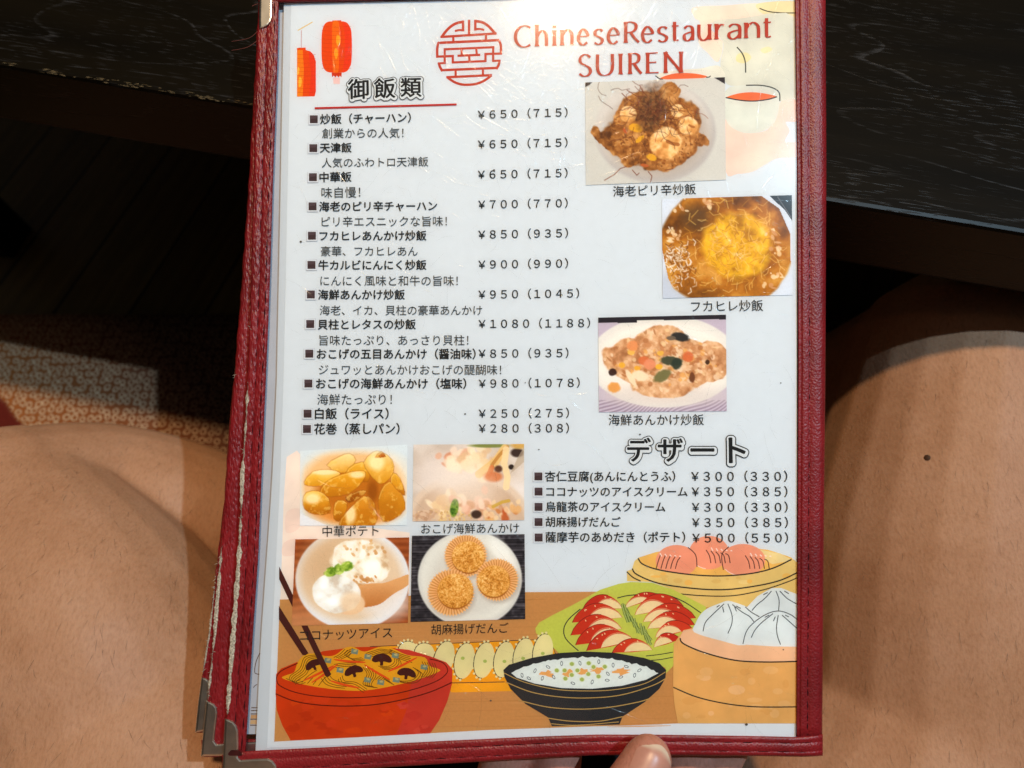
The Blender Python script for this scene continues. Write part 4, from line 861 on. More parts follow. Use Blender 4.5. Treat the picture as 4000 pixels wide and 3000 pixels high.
for x, y, r_, hx in ((1020, 950, 106, 70), (1172, 838, 64, 30), (775, 760, 56, 40), (1100, 735, 44, 40)):
    q = p.ell(x, y, r_, r_ * 0.98, 0.12, 0, 0.15, 40); p.put(q, lambda: p.tex([(0.3, (200, 136, 66)), (0.6, (232, 184, 112)), (0.8, (244, 212, 158))], p.n(40) + 0.15 - 0.3 * np.clip((p.Y - y) / r_, -1, 1) * 0.6)); p.put(p.seg([(x + hx * 0.2, y - r_ * 0.1), (x + hx * 0.7, y + r_ * 0.05), (x + hx * 1.2, y + r_ * 0.1)], r_ * 0.22), (150, 84, 32), 0.75)
    for k in range(5): t = 2.2 + 0.62 * k; p.put(p.seg([(x + r_ * 0.55 * math.cos(t), y + r_ * 0.55 * math.sin(t)), (x + r_ * 0.95 * math.cos(t), y + r_ * 0.95 * math.sin(t))], 5), (206, 140, 70), 0.45)
p.put(p.ell(930, 720, 95, 150, 0.6, 12, 0.7, 40), lambda: p.tex([(0.3, (58, 34, 20)), (0.6, (120, 74, 40))], p.n(16)), 0.72)
for k in range(70):
    x, y = rp.gauss(970, 130), rp.gauss(740, 80); a = rp.uniform(0, 6.28); pts = [(x, y)]
    for i in range(5): a += rp.uniform(-0.8, 0.8); x += 26 * math.cos(a); y += 26 * math.sin(a); pts.append((x, y))
    p.put(p.seg(pts, 4), rp.choice([(90, 40, 24), (126, 56, 30), (74, 40, 28)]), 0.6)
for pts in ([(615, 1198), (680, 1160), (720, 1120), (760, 1108)], [(800, 1130), (830, 1165), (845, 1150)], [(905, 1140), (930, 1170), (922, 1208)], [(730, 620), (770, 660), (800, 680)], [(850, 570), (870, 610), (900, 640)], [(765, 600), (830, 640), (880, 640)], [(1020, 1130), (1070, 1122)]): p.put(p.seg(pts, 5), (120, 62, 40))
p.build('photo of fried rice with prawns and chilli threads')
# shark fin soup rice
p = Photo(c3, [(640, 128), (1482, 103), (1488, 750), (645, 772)]); p.put(p.X * 0 + 1, (214, 220, 230)); p.put(p.ell(700, 760, 200, 160, 0.5), (196, 202, 214)); p.put(p.poly([(1335, 105), (1490, 100), (1490, 280), (1440, 205)]), (44, 40, 42)); p.put(p.seg([(1390, 115), (1475, 245)], 5), (120, 118, 122))
fm = p.ell(1060, 440, 440, 395, 0.04, 0, 0.12, 200) * p.poly([(600, 250), (760, 110), (1260, 90), (1400, 190), (1470, 350), (1478, 640), (1380, 790), (750, 790), (680, 640), (640, 450)])
g = 0.5 * p.n(60, 4) + 0.5 * p.n(160, 2); p.put(fm, lambda: p.tex([(0.25, (108, 62, 14)), (0.42, (152, 92, 22)), (0.55, (184, 116, 28)), (0.72, (212, 156, 66))], g))
p.put(p.ell(860, 250, 90, 80, 0.8, 0, 0.4, 40), (96, 66, 36), 0.75); ym = p.ell(1130, 430, 225, 215, 0.2, 10, 0.3, 80); p.put(ym, lambda: p.tex([(0.25, (172, 116, 18)), (0.45, (218, 168, 30)), (0.62, (238, 190, 44)), (0.78, (244, 212, 110))], 0.6 * p.n(46, 4) + 0.4 * p.n(140)))
for k in range(280):
    t, r_ = rp.uniform(0, 6.28), rp.uniform(0.1, 1); x, y = 1090 + 360 * r_ * math.cos(t), 430 + 330 * r_ * math.sin(t); a = rp.uniform(0, 3.14); ln = rp.uniform(14, 44); b = rp.uniform(-0.7, 0.7)
    p.put(p.seg([(x, y), (x + ln * math.cos(a), y + ln * math.sin(a)), (x + 2 * ln * math.cos(a + b), y + 2 * ln * math.sin(a + b))], rp.uniform(3.5, 7)) * fm, rp.choice([(232, 188, 96), (240, 206, 130), (206, 148, 44), (176, 116, 30), (236, 196, 110)]), 0.6)
for k in range(120):
    x, y = rp.gauss(745, 52), rp.gauss(525, 90); a = rp.uniform(0, 3.14); p.put(p.seg([(x, y), (x + 24 * math.cos(a), y + 24 * math.sin(a)), (x + 40 * math.cos(a + 0.6), y + 40 * math.sin(a + 0.6))], rp.uniform(4, 9)) * fm, rp.choice([(240, 232, 220), (214, 190, 160), (140, 84, 26)]), 0.8)
for k in range(60):
    x, y = rp.choice([(690, 180), (780, 180), (940, 155), (1330, 350), (1380, 450), (1350, 660), (1300, 680), (720, 350), (1400, 620)]); x += rp.gauss(0, 26); y += rp.gauss(0, 22); p.put(p.ell(x, y, rp.uniform(6, 26), rp.uniform(5, 16), 0.4, rp.uniform(0, 90)) * fm, rp.choice([(240, 214, 170), (226, 186, 140), (246, 226, 190), (212, 160, 110)]), 0.8)
p.build('photo of a yellow brown soup over rice')
# seafood sauce fried rice
p = Photo(c3, [(227, 897), (1055, 878), (1060, 1503), (232, 1510)]); p.put(p.X * 0 + 1, (196, 182, 196)); st = 0.5 + 0.5 * np.sin((p.Y * 0.9 + p.X * 0.55 + 30 * np.sin(p.X * 0.011)) * 0.30); p.put((p.Y > 1430) * 1.0, lambda: p.tex([(0, (158, 138, 156)), (1, (206, 194, 206))], st))
p.put(p.ell(650, 1180, 490, 300, 0.03), (226, 221, 214)); p.put(p.ell(650, 1190, 440, 262, 0.14), (236, 230, 222)); p.put(p.ell(660, 1400, 380, 70, 0.8), (216, 206, 200), 0.7); p.put((p.Y < 918 + (p.X - 227) * -0.012 + 14 * (p.X < 480)) * 1.0, (42, 36, 42))
fm = np.maximum(p.ell(640, 1190, 400, 168, 0.05, 3, 0.28, 90), p.ell(650, 1060, 170, 110, 0.08, 0, 0.3, 60)); fm = np.maximum(fm, p.ell(640, 1340, 210, 75, 0.08, 0, 0.3, 60)); fm = np.maximum(fm, p.ell(960, 1180, 130, 130, 0.06, 0, 0.25, 70))
p.put(fm, lambda: p.tex([(0.25, (168, 114, 72)), (0.42, (200, 146, 100)), (0.58, (220, 176, 132)), (0.76, (238, 210, 176))], 0.6 * p.n(34, 3) + 0.4 * p.n(120)))
for k in range(260):
    x, y = 640 + rp.gauss(0, 190), 1170 + rp.gauss(0, 90); p.put(p.ell(x, y, rp.uniform(6, 24), rp.uniform(6, 18), 0.4, rp.uniform(0, 90)) * fm, rp.choice([(238, 214, 184), (226, 190, 150), (200, 140, 92), (178, 116, 70), (234, 206, 160), (228, 172, 96)]), 0.75)
for x, y, rx, ry, c, rot in ((380, 1205, 22, 18, (232, 178, 60), 0), (440, 1120, 24, 20, (236, 190, 90), 0), (480, 1225, 20, 16, (230, 172, 56), 0), (620, 1215, 24, 18, (236, 184, 60), 0), (630, 1128, 22, 16, (232, 186, 80), 0), (520, 1175, 34, 28, (214, 120, 70), 0), (810, 1150, 36, 34, (214, 116, 66), 0), (560, 1200, 40, 34, (226, 150, 110), 0), (330, 1350, 40, 34, (224, 158, 80), 0), (450, 1080, 36, 34, (226, 152, 96), 0),
                         (760, 1022, 58, 28, (44, 44, 44), 10), (700, 1178, 72, 28, (70, 76, 56), 6), (735, 1195, 34, 36, (52, 62, 50), 0), (320, 1250, 26, 24, (58, 34, 28), 0), (640, 1275, 60, 34, (120, 116, 72), -30), (835, 1285, 18, 34, (112, 66, 40), 0), (935, 1185, 14, 16, (70, 46, 30), 0), (440, 1290, 18, 62, (236, 220, 190), -30), (500, 1275, 55, 34, (238, 222, 194), 10), (700, 1030, 30, 14, (110, 96, 80), 0)): p.put(p.ell(x, y, rx, ry, 0.3, rot, 0.3, 20), c, 0.95)
p.build('photo of seafood sauce over rice on an oval plate')
# candied potato
p = Photo(c5, [(340, 160), (1168, 112), (1162, 735), (338, 738)]); p.put(p.X * 0 + 1, (216, 224, 228)); p.put(p.ell(770, 440, 440, 320, 0.35), (240, 226, 204)); p.put(p.ell(740, 440, 400, 285, 0.22), (236, 196, 140))
p.put(p.ell(760, 620, 330, 110, 0.5), (226, 150, 60), 0.9); p.put(p.ell(780, 470, 320, 190, 0.3, 0, 0.2, 80), (196, 118, 26))
def wedge(pts, top, mid, low, hl=None):
    m = p.poly(spline(pts, 2, True)); ys = [q[1] for q in pts]; v_ = (p.Y - min(ys)) / (max(ys) - min(ys)); p.put(m, lambda: p.tex([(0, top), (0.5, mid), (1, low)], v_ + (p.n(60) - 0.5) * 0.35))
    p.put(p.seg(spline(pts, 2, True) + [pts[0]], 9), (160, 92, 14), 0.32); p.put(p.seg([(x_ + 5, y_ + 9) for x_, y_ in spline(pts, 2, True)[:len(pts)]], 8) * m, (248, 226, 150), 0.35); p.put(np.clip((p.n(34, 3) - 0.58) * 8, 0, 1) * m, (244, 208, 110), 0.55)
    if hl: p.put(p.ell(*hl, 0.7) * m, (250, 236, 190), 0.85)
Y1, Y2, Y3 = (236, 190, 70), (222, 160, 34), (184, 110, 14)
wedge([(545, 270), (640, 205), (720, 180), (770, 230), (720, 310), (650, 330)], (244, 222, 160), (238, 204, 124), Y2)
wedge([(690, 330), (760, 260), (860, 250), (880, 330), (860, 400), (760, 380)], Y1, Y2, Y3); wedge([(830, 250), (900, 170), (965, 165), (1050, 230), (1060, 330), (990, 410), (930, 400), (870, 330)], (244, 218, 150), (232, 186, 84), Y2, (930, 250, 60, 60)); wedge([(920, 210), (965, 165), (1000, 205)], (200, 116, 30), (190, 100, 20), (180, 96, 20))
wedge([(370, 400), (440, 320), (560, 305), (650, 330), (600, 385), (500, 430), (400, 430)], (246, 224, 160), Y1, Y2, (520, 325, 90, 20)); wedge([(490, 490), (540, 400), (660, 340), (800, 312), (845, 330), (820, 400), (720, 490), (580, 515)], (236, 186, 56), (220, 154, 28), (196, 124, 16), (780, 345, 60, 26))
wedge([(360, 540), (390, 480), (480, 470), (560, 530), (570, 640), (450, 650), (375, 610)], (240, 200, 90), (216, 150, 30), (180, 106, 12), (435, 530, 60, 40)); wedge([(600, 600), (630, 540), (700, 560), (690, 640), (640, 705), (600, 680)], (228, 168, 50), (206, 136, 20), (176, 104, 12))
wedge([(640, 735), (720, 610), (830, 510), (900, 540), (925, 620), (915, 735)], (226, 160, 46), (206, 134, 22), (198, 126, 20), (730, 650, 40, 70)); wedge([(945, 520), (990, 420), (1060, 400), (1130, 500), (1150, 610), (1060, 690), (980, 705), (950, 620)], (224, 160, 44), (206, 138, 24), (186, 112, 14)); wedge([(1040, 400), (1060, 330), (1110, 370), (1150, 480), (1130, 500)], Y1, Y2, Y3); wedge([(690, 520), (780, 470), (850, 470), (800, 520), (720, 560)], (190, 112, 14), (170, 94, 10), (150, 80, 8))
p.put(p.ell(900, 470, 40, 80, 0.8), (150, 78, 8), 0.7); p.put(np.clip(1 - (p.X - 340) / 40, 0, 1), (222, 226, 228), 0.7); p.put(np.clip(1 - (p.Y - 130) / 70, 0, 1), (218, 226, 230), 0.9); p.put(p.poly([(330, 640), (400, 670), (560, 740), (330, 745)]), (232, 232, 236), 0.8)
p.build('photo of golden candied potato wedges')
# steaming rice crust with seafood
p = Photo(c5, [(1215, 112), (2068, 107), (2070, 695), (1208, 705)]); g = p.n(220, 3); p.put(p.X * 0 + 1, lambda: p.tex([(0.25, (206, 190, 176)), (0.5, (222, 210, 200)), (0.75, (234, 226, 222))], g)); p.put(p.ell(1640, 720, 480, 390, 0.06), (222, 202, 182)); p.put(p.ell(1640, 735, 440, 350, 0.08), (206, 180, 156)); p.put(p.ell(1640, 760, 410, 330, 0.3), (214, 188, 164), 0.8)
p.put(p.ell(1500, 330, 260, 130, 0.9, 0, 0.4, 100), (226, 214, 206), 0.9)
def bits(n, x, y, sx, sy, cols, r0, r1, al=0.85):
    for k in range(n): p.put(p.ell(rp.gauss(x, sx), rp.gauss(y, sy), rp.uniform(r0, r1), rp.uniform(r0, r1) * 0.8, 0.5, rp.uniform(0, 90), 0.3, 20), rp.choice(cols), al)
CR = [(240, 222, 190), (232, 206, 166), (244, 230, 204), (224, 190, 150)]
bits(26, 1560, 190, 80, 40, [(232, 206, 180), (226, 180, 150), (214, 150, 116), (240, 220, 200)], 16, 40); bits(34, 1690, 230, 90, 50, CR, 24, 60); p.put(p.ell(1800, 120, 150, 16, 0.5), (120, 130, 60), 0.9)
for pts, wd, c in (([(1920, 140), (1850, 240), (1720, 340)], 62, (232, 196, 126)), ([(1940, 130), (1880, 190), (1820, 270)], 26, (196, 140, 70)), ([(1930, 150), (1915, 260), (1940, 360), (1930, 440)], 50, (240, 216, 170)), ([(1820, 290), (1790, 360)], 40, (214, 120, 60))): p.put(p.seg(pts, wd), c, 0.92)
p.put(p.ell(1830, 360, 70, 40, 0.5), (206, 104, 44), 0.9); p.put(p.ell(1870, 300, 30, 26, 0.5), (90, 56, 40)); p.put(p.ell(2015, 175, 50, 34, 0.4), (66, 48, 42)); p.put(p.ell(1970, 285, 22, 20, 0.4), (50, 38, 34)); p.put(p.poly([(1960, 340), (2075, 240), (2075, 120), (2020, 210)]), (190, 170, 146), 0.7); p.put(p.ell(2030, 115, 60, 30, 0.6), (214, 170, 90))
bits(30, 1450, 580, 60, 40, CR, 24, 60); bits(90, 1500, 660, 110, 24, [(226, 196, 140), (210, 172, 116), (238, 214, 166)], 6, 14); bits(24, 1680, 590, 90, 50, [(236, 200, 176), (228, 178, 150), (240, 218, 196), (210, 160, 120)], 20, 46); bits(18, 1900, 620, 60, 40, [(206, 130, 70), (226, 180, 120), (190, 90, 40), (236, 210, 170)], 16, 40); bits(40, 1290, 660, 60, 26, [(206, 170, 140), (190, 150, 120), (222, 196, 170)], 10, 24)
p.put(p.ell(1530, 600, 32, 70, 0.25, 8), lambda: p.tex([(0.3, (64, 104, 30)), (0.7, (128, 160, 60))], p.n(16))); p.put(p.ell(1700, 650, 40, 32, 0.4), (70, 50, 40)); p.put(p.seg([(1830, 590), (1900, 555), (1950, 545)], 26), (206, 170, 80)); p.put(p.ell(1620, 420, 240, 150, 0.9, 0, 0.4, 80), (238, 226, 214), 0.55)
p.build('photo of steaming rice crust with seafood sauce')
# coconut ice cream
p = Photo(c5, [(303, 843), (1182, 828), (1172, 1487), (275, 1510)]); w_ = 0.5 + 0.5 * np.sin(p.Y * 0.11 + 5 * p.n(200)); p.put(p.X * 0 + 1, lambda: p.tex([(0, (134, 62, 24)), (1, (178, 94, 46))], 0.6 * w_ + 0.4 * p.n(30))); p.put(np.clip((p.Y - 1250) / 200, 0, 1) * (p.X < 600), (216, 160, 110), 0.7)
p.put(p.ell(745, 1150, 440, 390, 0.03), (230, 232, 236)); p.put(p.ell(735, 1140, 400, 340, 0.20), (226, 204, 176)); p.put(p.ell(660, 1080, 300, 270, 0.7), (206, 168, 124), 0.55); p.put(p.ell(1000, 1330, 190, 130, 0.8), (232, 228, 226), 0.8)
for x, y, rx, ry in ((800, 1010, 220, 165), (880, 1080, 145, 110), (720, 950, 120, 95)): p.put(p.ell(x, y, rx, ry, 0.10, 0, 0.2, 60), lambda: p.tex([(0.25, (210, 178, 138)), (0.42, (234, 220, 196)), (0.6, (244, 240, 230)), (0.8, (250, 250, 246))], p.n(70, 4) + 0.06))
bits(22, 780, 1165, 90, 22, [(206, 152, 92), (220, 176, 120), (196, 136, 74)], 8, 22); bits(12, 800, 890, 90, 24, [(214, 168, 112), (226, 190, 140)], 8, 20); bits(6, 920, 940, 40, 20, [(206, 156, 100)], 8, 18)
for pts, k0_, k1_ in (([(790, 1215), (870, 1185), (980, 1180), (1100, 1140), (1180, 1115), (1180, 1190), (1060, 1265), (960, 1340), (860, 1365), (800, 1350)], (222, 170, 112), (196, 128, 66)),): p.put(p.poly(spline(pts, 5, True)), lambda: p.tex([(1180, k0_), (1360, k1_)], p.Y + (p.n(60) - 0.5) * 40))
p.put(p.ell(720, 1340, 120, 85, 0.1), (230, 196, 156)); p.put(p.ell(620, 1260, 190, 150, 0.06, 12, 0.12, 80), lambda: p.tex([(0.25, (214, 200, 184)), (0.45, (236, 234, 228)), (0.7, (250, 252, 252))], p.n(80, 4) - 0.0012 * (p.X - 560) * 0.6 + 0.05)); p.put(p.ell(740, 1330, 90, 80, 0.5), (234, 206, 170), 0.7)
for x, y, rx, ry in ((580, 1095, 52, 36), (640, 1075, 40, 40), (700, 1050, 50, 40), (610, 1080, 60, 22)): p.put(p.ell(x, y, rx, ry, 0.25, -20, 0.4, 24), lambda: p.tex([(0.3, (104, 140, 36)), (0.6, (168, 194, 72)), (0.8, (206, 220, 120))], p.n(24)))
p.build('photo of white ice cream with mint and a wooden spoon')
# sesame balls
p = Photo(c5, [(1203, 815), (2072, 803), (2078, 1458), (1192, 1480)]); w_ = p.n(10, 2) * 0.5 + 0.5 * vnoise(p.h, p.w, 1.4, 77); st = vnoise(p.h, 1, 1.3, 78) * 0.6 + 0.4 * vnoise(p.h, p.w, 6, 79); p.put(p.X * 0 + 1, lambda: p.tex([(0.2, (30, 27, 30)), (0.6, (58, 53, 58)), (0.9, (98, 94, 100))], st))
p.put(p.ell(1650, 1150, 402, 372, 0.03), (214, 212, 206)); p.put(p.ell(1645, 1140, 380, 345, 0.10), (224, 222, 214)); p.put(p.ell(1640, 1160, 300, 270, 0.3), (210, 206, 198), 0.8); p.put(p.ell(1900, 950, 60, 160, 0.6, -35), (238, 237, 232), 0.7)
for x, y, ox, oy, r_ in ((1637, 978, -20, -8, 126), (1835, 1165, 25, -10, 126), (1538, 1240, -35, 14, 138)):
    an = np.arctan2(p.Y - y - oy, p.X - x - ox); k = np.hypot(p.X - x - ox, p.Y - y - oy) / (r_ * 1.30); fr_ = np.clip((1 - k + 0.035 * np.sin(an * 44)) / 0.03, 0, 1); p.put(p.ell(x + ox + 10, y + oy + 22, r_ * 1.32, r_ * 1.26, 0.2), (170, 160, 150), 0.6)
    p.put(fr_, lambda: p.tex([(-1, (202, 140, 74)), (0, (216, 158, 94)), (1, (236, 190, 132))], np.sin(an * 44) + (k - 0.8) * 1.5)); p.put(p.ell(x, y + 8, r_ * 1.0, r_ * 0.98, 0.06), (162, 98, 34))
    p.put(p.ell(x, y, r_, r_ * 0.96, 0.05), lambda: p.tex([(0.2, (176, 112, 34)), (0.42, (212, 150, 62)), (0.58, (230, 180, 96)), (0.8, (244, 212, 144))], 0.45 * p.n(7, 1) + 0.25 * p.n(16, 1) + 0.30 * p.n(90) - (p.Y - y) / r_ * 0.07))
p.build('photo of three sesame balls in paper cups')

# ---- writing
def text_mesh(s, bold):
    cu = bpy.data.curves.new('t', 'FONT'); cu.body = s; cu.resolution_u = 3; cu.offset = bold; o = bpy.data.objects.new('t', cu); COL.objects.link(o); return o
QUEUE = []
def write(name, s, cv, x0, y0, x1, y1, bold, mat, w=0.00030, em=0.38, xs=None, parent=None): QUEUE.append((name, s, cv(x0, y0), cv(x1, y1), bold, mat, w, em, xs, parent))
B1, B0, BM = 0.020, 0.0, 0.012
for cv, rows in ((c1, [('炒飯（チャーハン）', 520, 965, 1253, 950), ('天津飯', 518, 1197, 773, 1194), ('中華飯', 515, 1435, 772, 1430)]),
                 (c4, [('海老のピリ辛チャーハン', 405, 93, 1158, 88), ('フカヒレあんかけ炒飯', 407, 281, 1090, 278), ('牛カルビにんにく炒飯', 400, 468, 1090, 466), ('海鮮あんかけ炒飯', 398, 657, 952, 656), ('貝柱とレタスの炒飯', 396, 848, 1022, 846), ('おこげの五目あんかけ（醤油味）', 390, 1036, 1405, 1036), ('おこげの海鮮あんかけ（塩味）', 385, 1226, 1345, 1226), ('白飯（ライス）', 378, 1418, 848, 1418), ('花巻（蒸しパン）', 373, 1516, 918, 1514)])):
    for r_ in rows: write('dish_name', r_[0], cv, *r_[1:], B1, M_INK)
for r_ in [('杏仁豆腐(あんにんとうふ）', 152, 405, 1130, 405), ('ココナッツのアイスクリーム', 162, 520, 1222, 520), ('烏龍茶のアイスクリーム', 157, 633, 1055, 635), ('胡麻揚げだんご', 157, 747, 720, 748), ('薩摩芋のあめだき（ポテト）', 157, 862, 1205, 862)]: write('dish_name', r_[0], c6, *r_[1:], BM, M_INK)
for cv, rows in ((c1, [('創業からの人気！', 535, 1080, 1195, 1075), ('人気のふわトロ天津飯', 533, 1318, 1395, 1308), ('味自慢！', 530, 1560, 845, 1555)]),
                 (c4, [('ピリ辛エスニックな旨味！', 420, 190, 1222, 186), ('豪華、フカヒレあん', 415, 379, 1035, 378), ('にんにく風味と和牛の旨味！', 412, 568, 1292, 568), ('海老、イカ、貝柱の豪華あんかけ', 408, 757, 1448, 757), ('旨味たっぷり、あっさり貝柱！', 406, 949, 1360, 948), ('ジュワッとあんかけおこげの醍醐味！', 402, 1137, 1570, 1138), ('海鮮たっぷり！', 392, 1328, 870, 1327)])):
    for r_ in rows: write('dish_description', r_[0], cv, *r_[1:], B0, M_INK2)
full = lambda x, y: (x, y)
PR = [(full, '￥６５０（７１５）', 1867, 448, 2217, 438), (full, '￥６５０（７１５）', 1867, 564, 2217, 556), (full, '￥６５０（７１５）', 1867, 682, 2217, 675), (c4, '￥７００（７７０）', 1423, 80, 1995, 70), (c4, '￥８５０（９３５）', 1423, 272, 1997, 262), (c4, '￥９００（９９０）', 1424, 464, 1997, 456), (c4, '￥９５０（１０４５）', 1424, 656, 2068, 648), (c4, '￥１０８０（１１８８）', 1425, 844, 2138, 838), (c4, '￥８５０（９３５）', 1425, 1034, 2000, 1030), (c4, '￥９８０（１０７８）', 1426, 1226, 2072, 1220), (c4, '￥２５０（２７５）', 1426, 1418, 2003, 1414), (c4, '￥２８０（３０８）', 1426, 1513, 2003, 1511),
      (c6, '￥３００（３３０）', 1252, 405, 1972, 405), (c6, '￥３５０（３８５）', 1255, 520, 1973, 520), (c6, '￥３００（３３０）', 1257, 637, 1975, 637), (c6, '￥３５０（３８５）', 1258, 752, 1977, 752), (c6, '￥５００（５５０）', 1260, 868, 1978, 868)]
for cv, s_, *q in PR: write('price', s_, cv, *q, 0.010, M_INK, em=0.37)
for cv, s_, *q in [(c2, '海老ピリ辛炒飯', 672, 1272, 1222, 1255), (c3, 'フカヒレ炒飯', 830, 825, 1295, 817), (c3, '海鮮あんかけ炒飯', 295, 1560, 912, 1558), (c5, '中華ポテト', 513, 782, 945, 775), (c5, 'おこげ海鮮あんかけ', 1275, 762, 2030, 755), (c5, 'ココナッツアイス', 340, 1585, 1050, 1560), (c5, '胡麻揚げだんご', 1352, 1540, 1948, 1525)]: write('caption', s_, cv, *q, 0.003, M_INK)
HW = mat_flat('heading white', (0.85, 0.89, 0.92), 0.7, 0.1); HB = mat_flat('heading black', lin((36, 37, 38)), 0.7, 0.1)
HEADS = [(c1, [('御', 745, 722, 910, 718), ('飯', 958, 716, 1125, 712), ('類', 1172, 708, 1338, 704)]), (c6, [('デ', 772, 208, 945, 208), ('ザ', 1003, 205, 1185, 205), ('ー', 1248, 208, 1420, 208), ('ト', 1535, 208, 1655, 208)])]
for cv, chs in HEADS:
    hd = empty('heading', Matrix.Identity(4)); hd.parent = page
    hd['label'] = 'rice dishes heading in outlined bold letters' if cv is c1 else 'dessert heading in outlined bold letters'
    for s_, *q in chs:
        d = 12
        write('letter_outline', s_, cv, q[0] + 4, q[1] + 6, q[2] + 4, q[3] + 6, 0.125, HB, 0.00028, 0.38, s_, hd)
        write('letter_halo', s_, cv, q[0] + 4, q[1] + 6, q[2] + 4, q[3] + 6, 0.092, HW, 0.00029, 0.38, s_, hd)
        write('letter', s_, cv, *q, 0.022, HB, 0.00030, 0.38, s_, hd)
objs = {q[1]: None for q in QUEUE}
for k in objs: objs[k] = text_mesh(k, 0.0)
dg = bpy.context.evaluated_depsgraph_get(); dg.update()
SHAPE = {}
for k, o in objs.items():
    me = bpy.data.meshes.new_from_object(o.evaluated_get(dg)); a = np.empty(len(me.vertices) * 3, dtype=np.float32); me.vertices.foreach_get('co', a); SHAPE[k] = (a.reshape(-1, 3)[:, :2].copy(), [tuple(p.vertices) for p in me.polygons]); bpy.data.meshes.remove(me)
for o in objs.values(): bpy.data.objects.remove(o)
for name, s_, p0, p1, bold, mat, w, em, xs, par in QUEUE:
    a, fc = SHAPE[s_]; x0, x1 = a[:, 0].min(), a[:, 0].max()
    A0, A1 = L(*p0, w), L(*p1, w); ux = A1 - A0; sc = ux.length / (x1 - x0); ux.normalize(); uy = Vector((-ux.y, ux.x, 0))
    if bold <= 0.004: offs = [(0, 0)]
    elif bold < 0.05: offs = [(0, 0), (bold, 0), (-bold, 0), (0, bold * 0.7), (0, -bold * 0.7)]
    else: offs = [(0, 0)] + [(r_ * math.cos(t), r_ * math.sin(t)) for r_, m_ in ((bold * 0.5, 10), (bold, 22)) for t in [2 * math.pi * i / m_ for i in range(m_)]]
    V, F = [], []
    for i, (dx, dy) in enumerate(offs):
        o_ = len(V); X_, Y_ = (a[:, 0] + dx - x0) * sc, (a[:, 1] + dy - em) * sc; zz = A0.z + i * 3e-7
        V += [(A0.x + ux.x * x + uy.x * y, A0.y + ux.y * x + uy.y * y, zz) for x, y in zip(X_.tolist(), Y_.tolist())]; F += [tuple(k + o_ for k in q) for q in fc] if i else fc
    mesh(name, V, F, mat, par or page)
# bullets: bevelled brown squares with a pale rim
def bullet(cv, x, y, s_):
    A = Art(cv, 0.00027); h = s_ * 0.70; A.poly([(x - h, y - h * 0.92), (x + h, y - h), (x + h * 0.98, y + h * 0.98), (x - h * 1.02, y + h)], (196, 200, 208)); h = s_ * 0.64; A.poly([(x - h, y - h), (x + h, y - h), (x + h, y + h), (x - h, y + h)], (222, 226, 232))
    h = s_ * 0.5; A.poly([(x - h, y - h), (x + h, y - h), (x + h, y + h), (x - h, y + h)], (72, 54, 56)); A.poly([(x - h * 0.9, y - h * 0.9), (x + h * 0.9, y - h * 0.9), (x + h * 0.6, y - h * 0.2), (x - h * 0.8, y - h * 0.1)], (86, 68, 72)); A.build('bullet')
for x, y in ((468, 966), (464, 1200), (461, 1435)): bullet(c1, x, y, 64)
for x, y in ((362, 92), (358, 280), (355, 467), (351, 656), (347, 845), (341, 1035), (335, 1226), (330, 1419), (326, 1517)): bullet(c4, x, y, 51)
for x, y in ((102, 406), (103, 520), (103, 635), (103, 749), (104, 865)): bullet(c6, x, y, 60)
A = Art(c1, 0.00028); A.line([(475, 876), (1050, 861), (1625, 845)], 15, (190, 44, 40), 4); A.build('heading_rule')
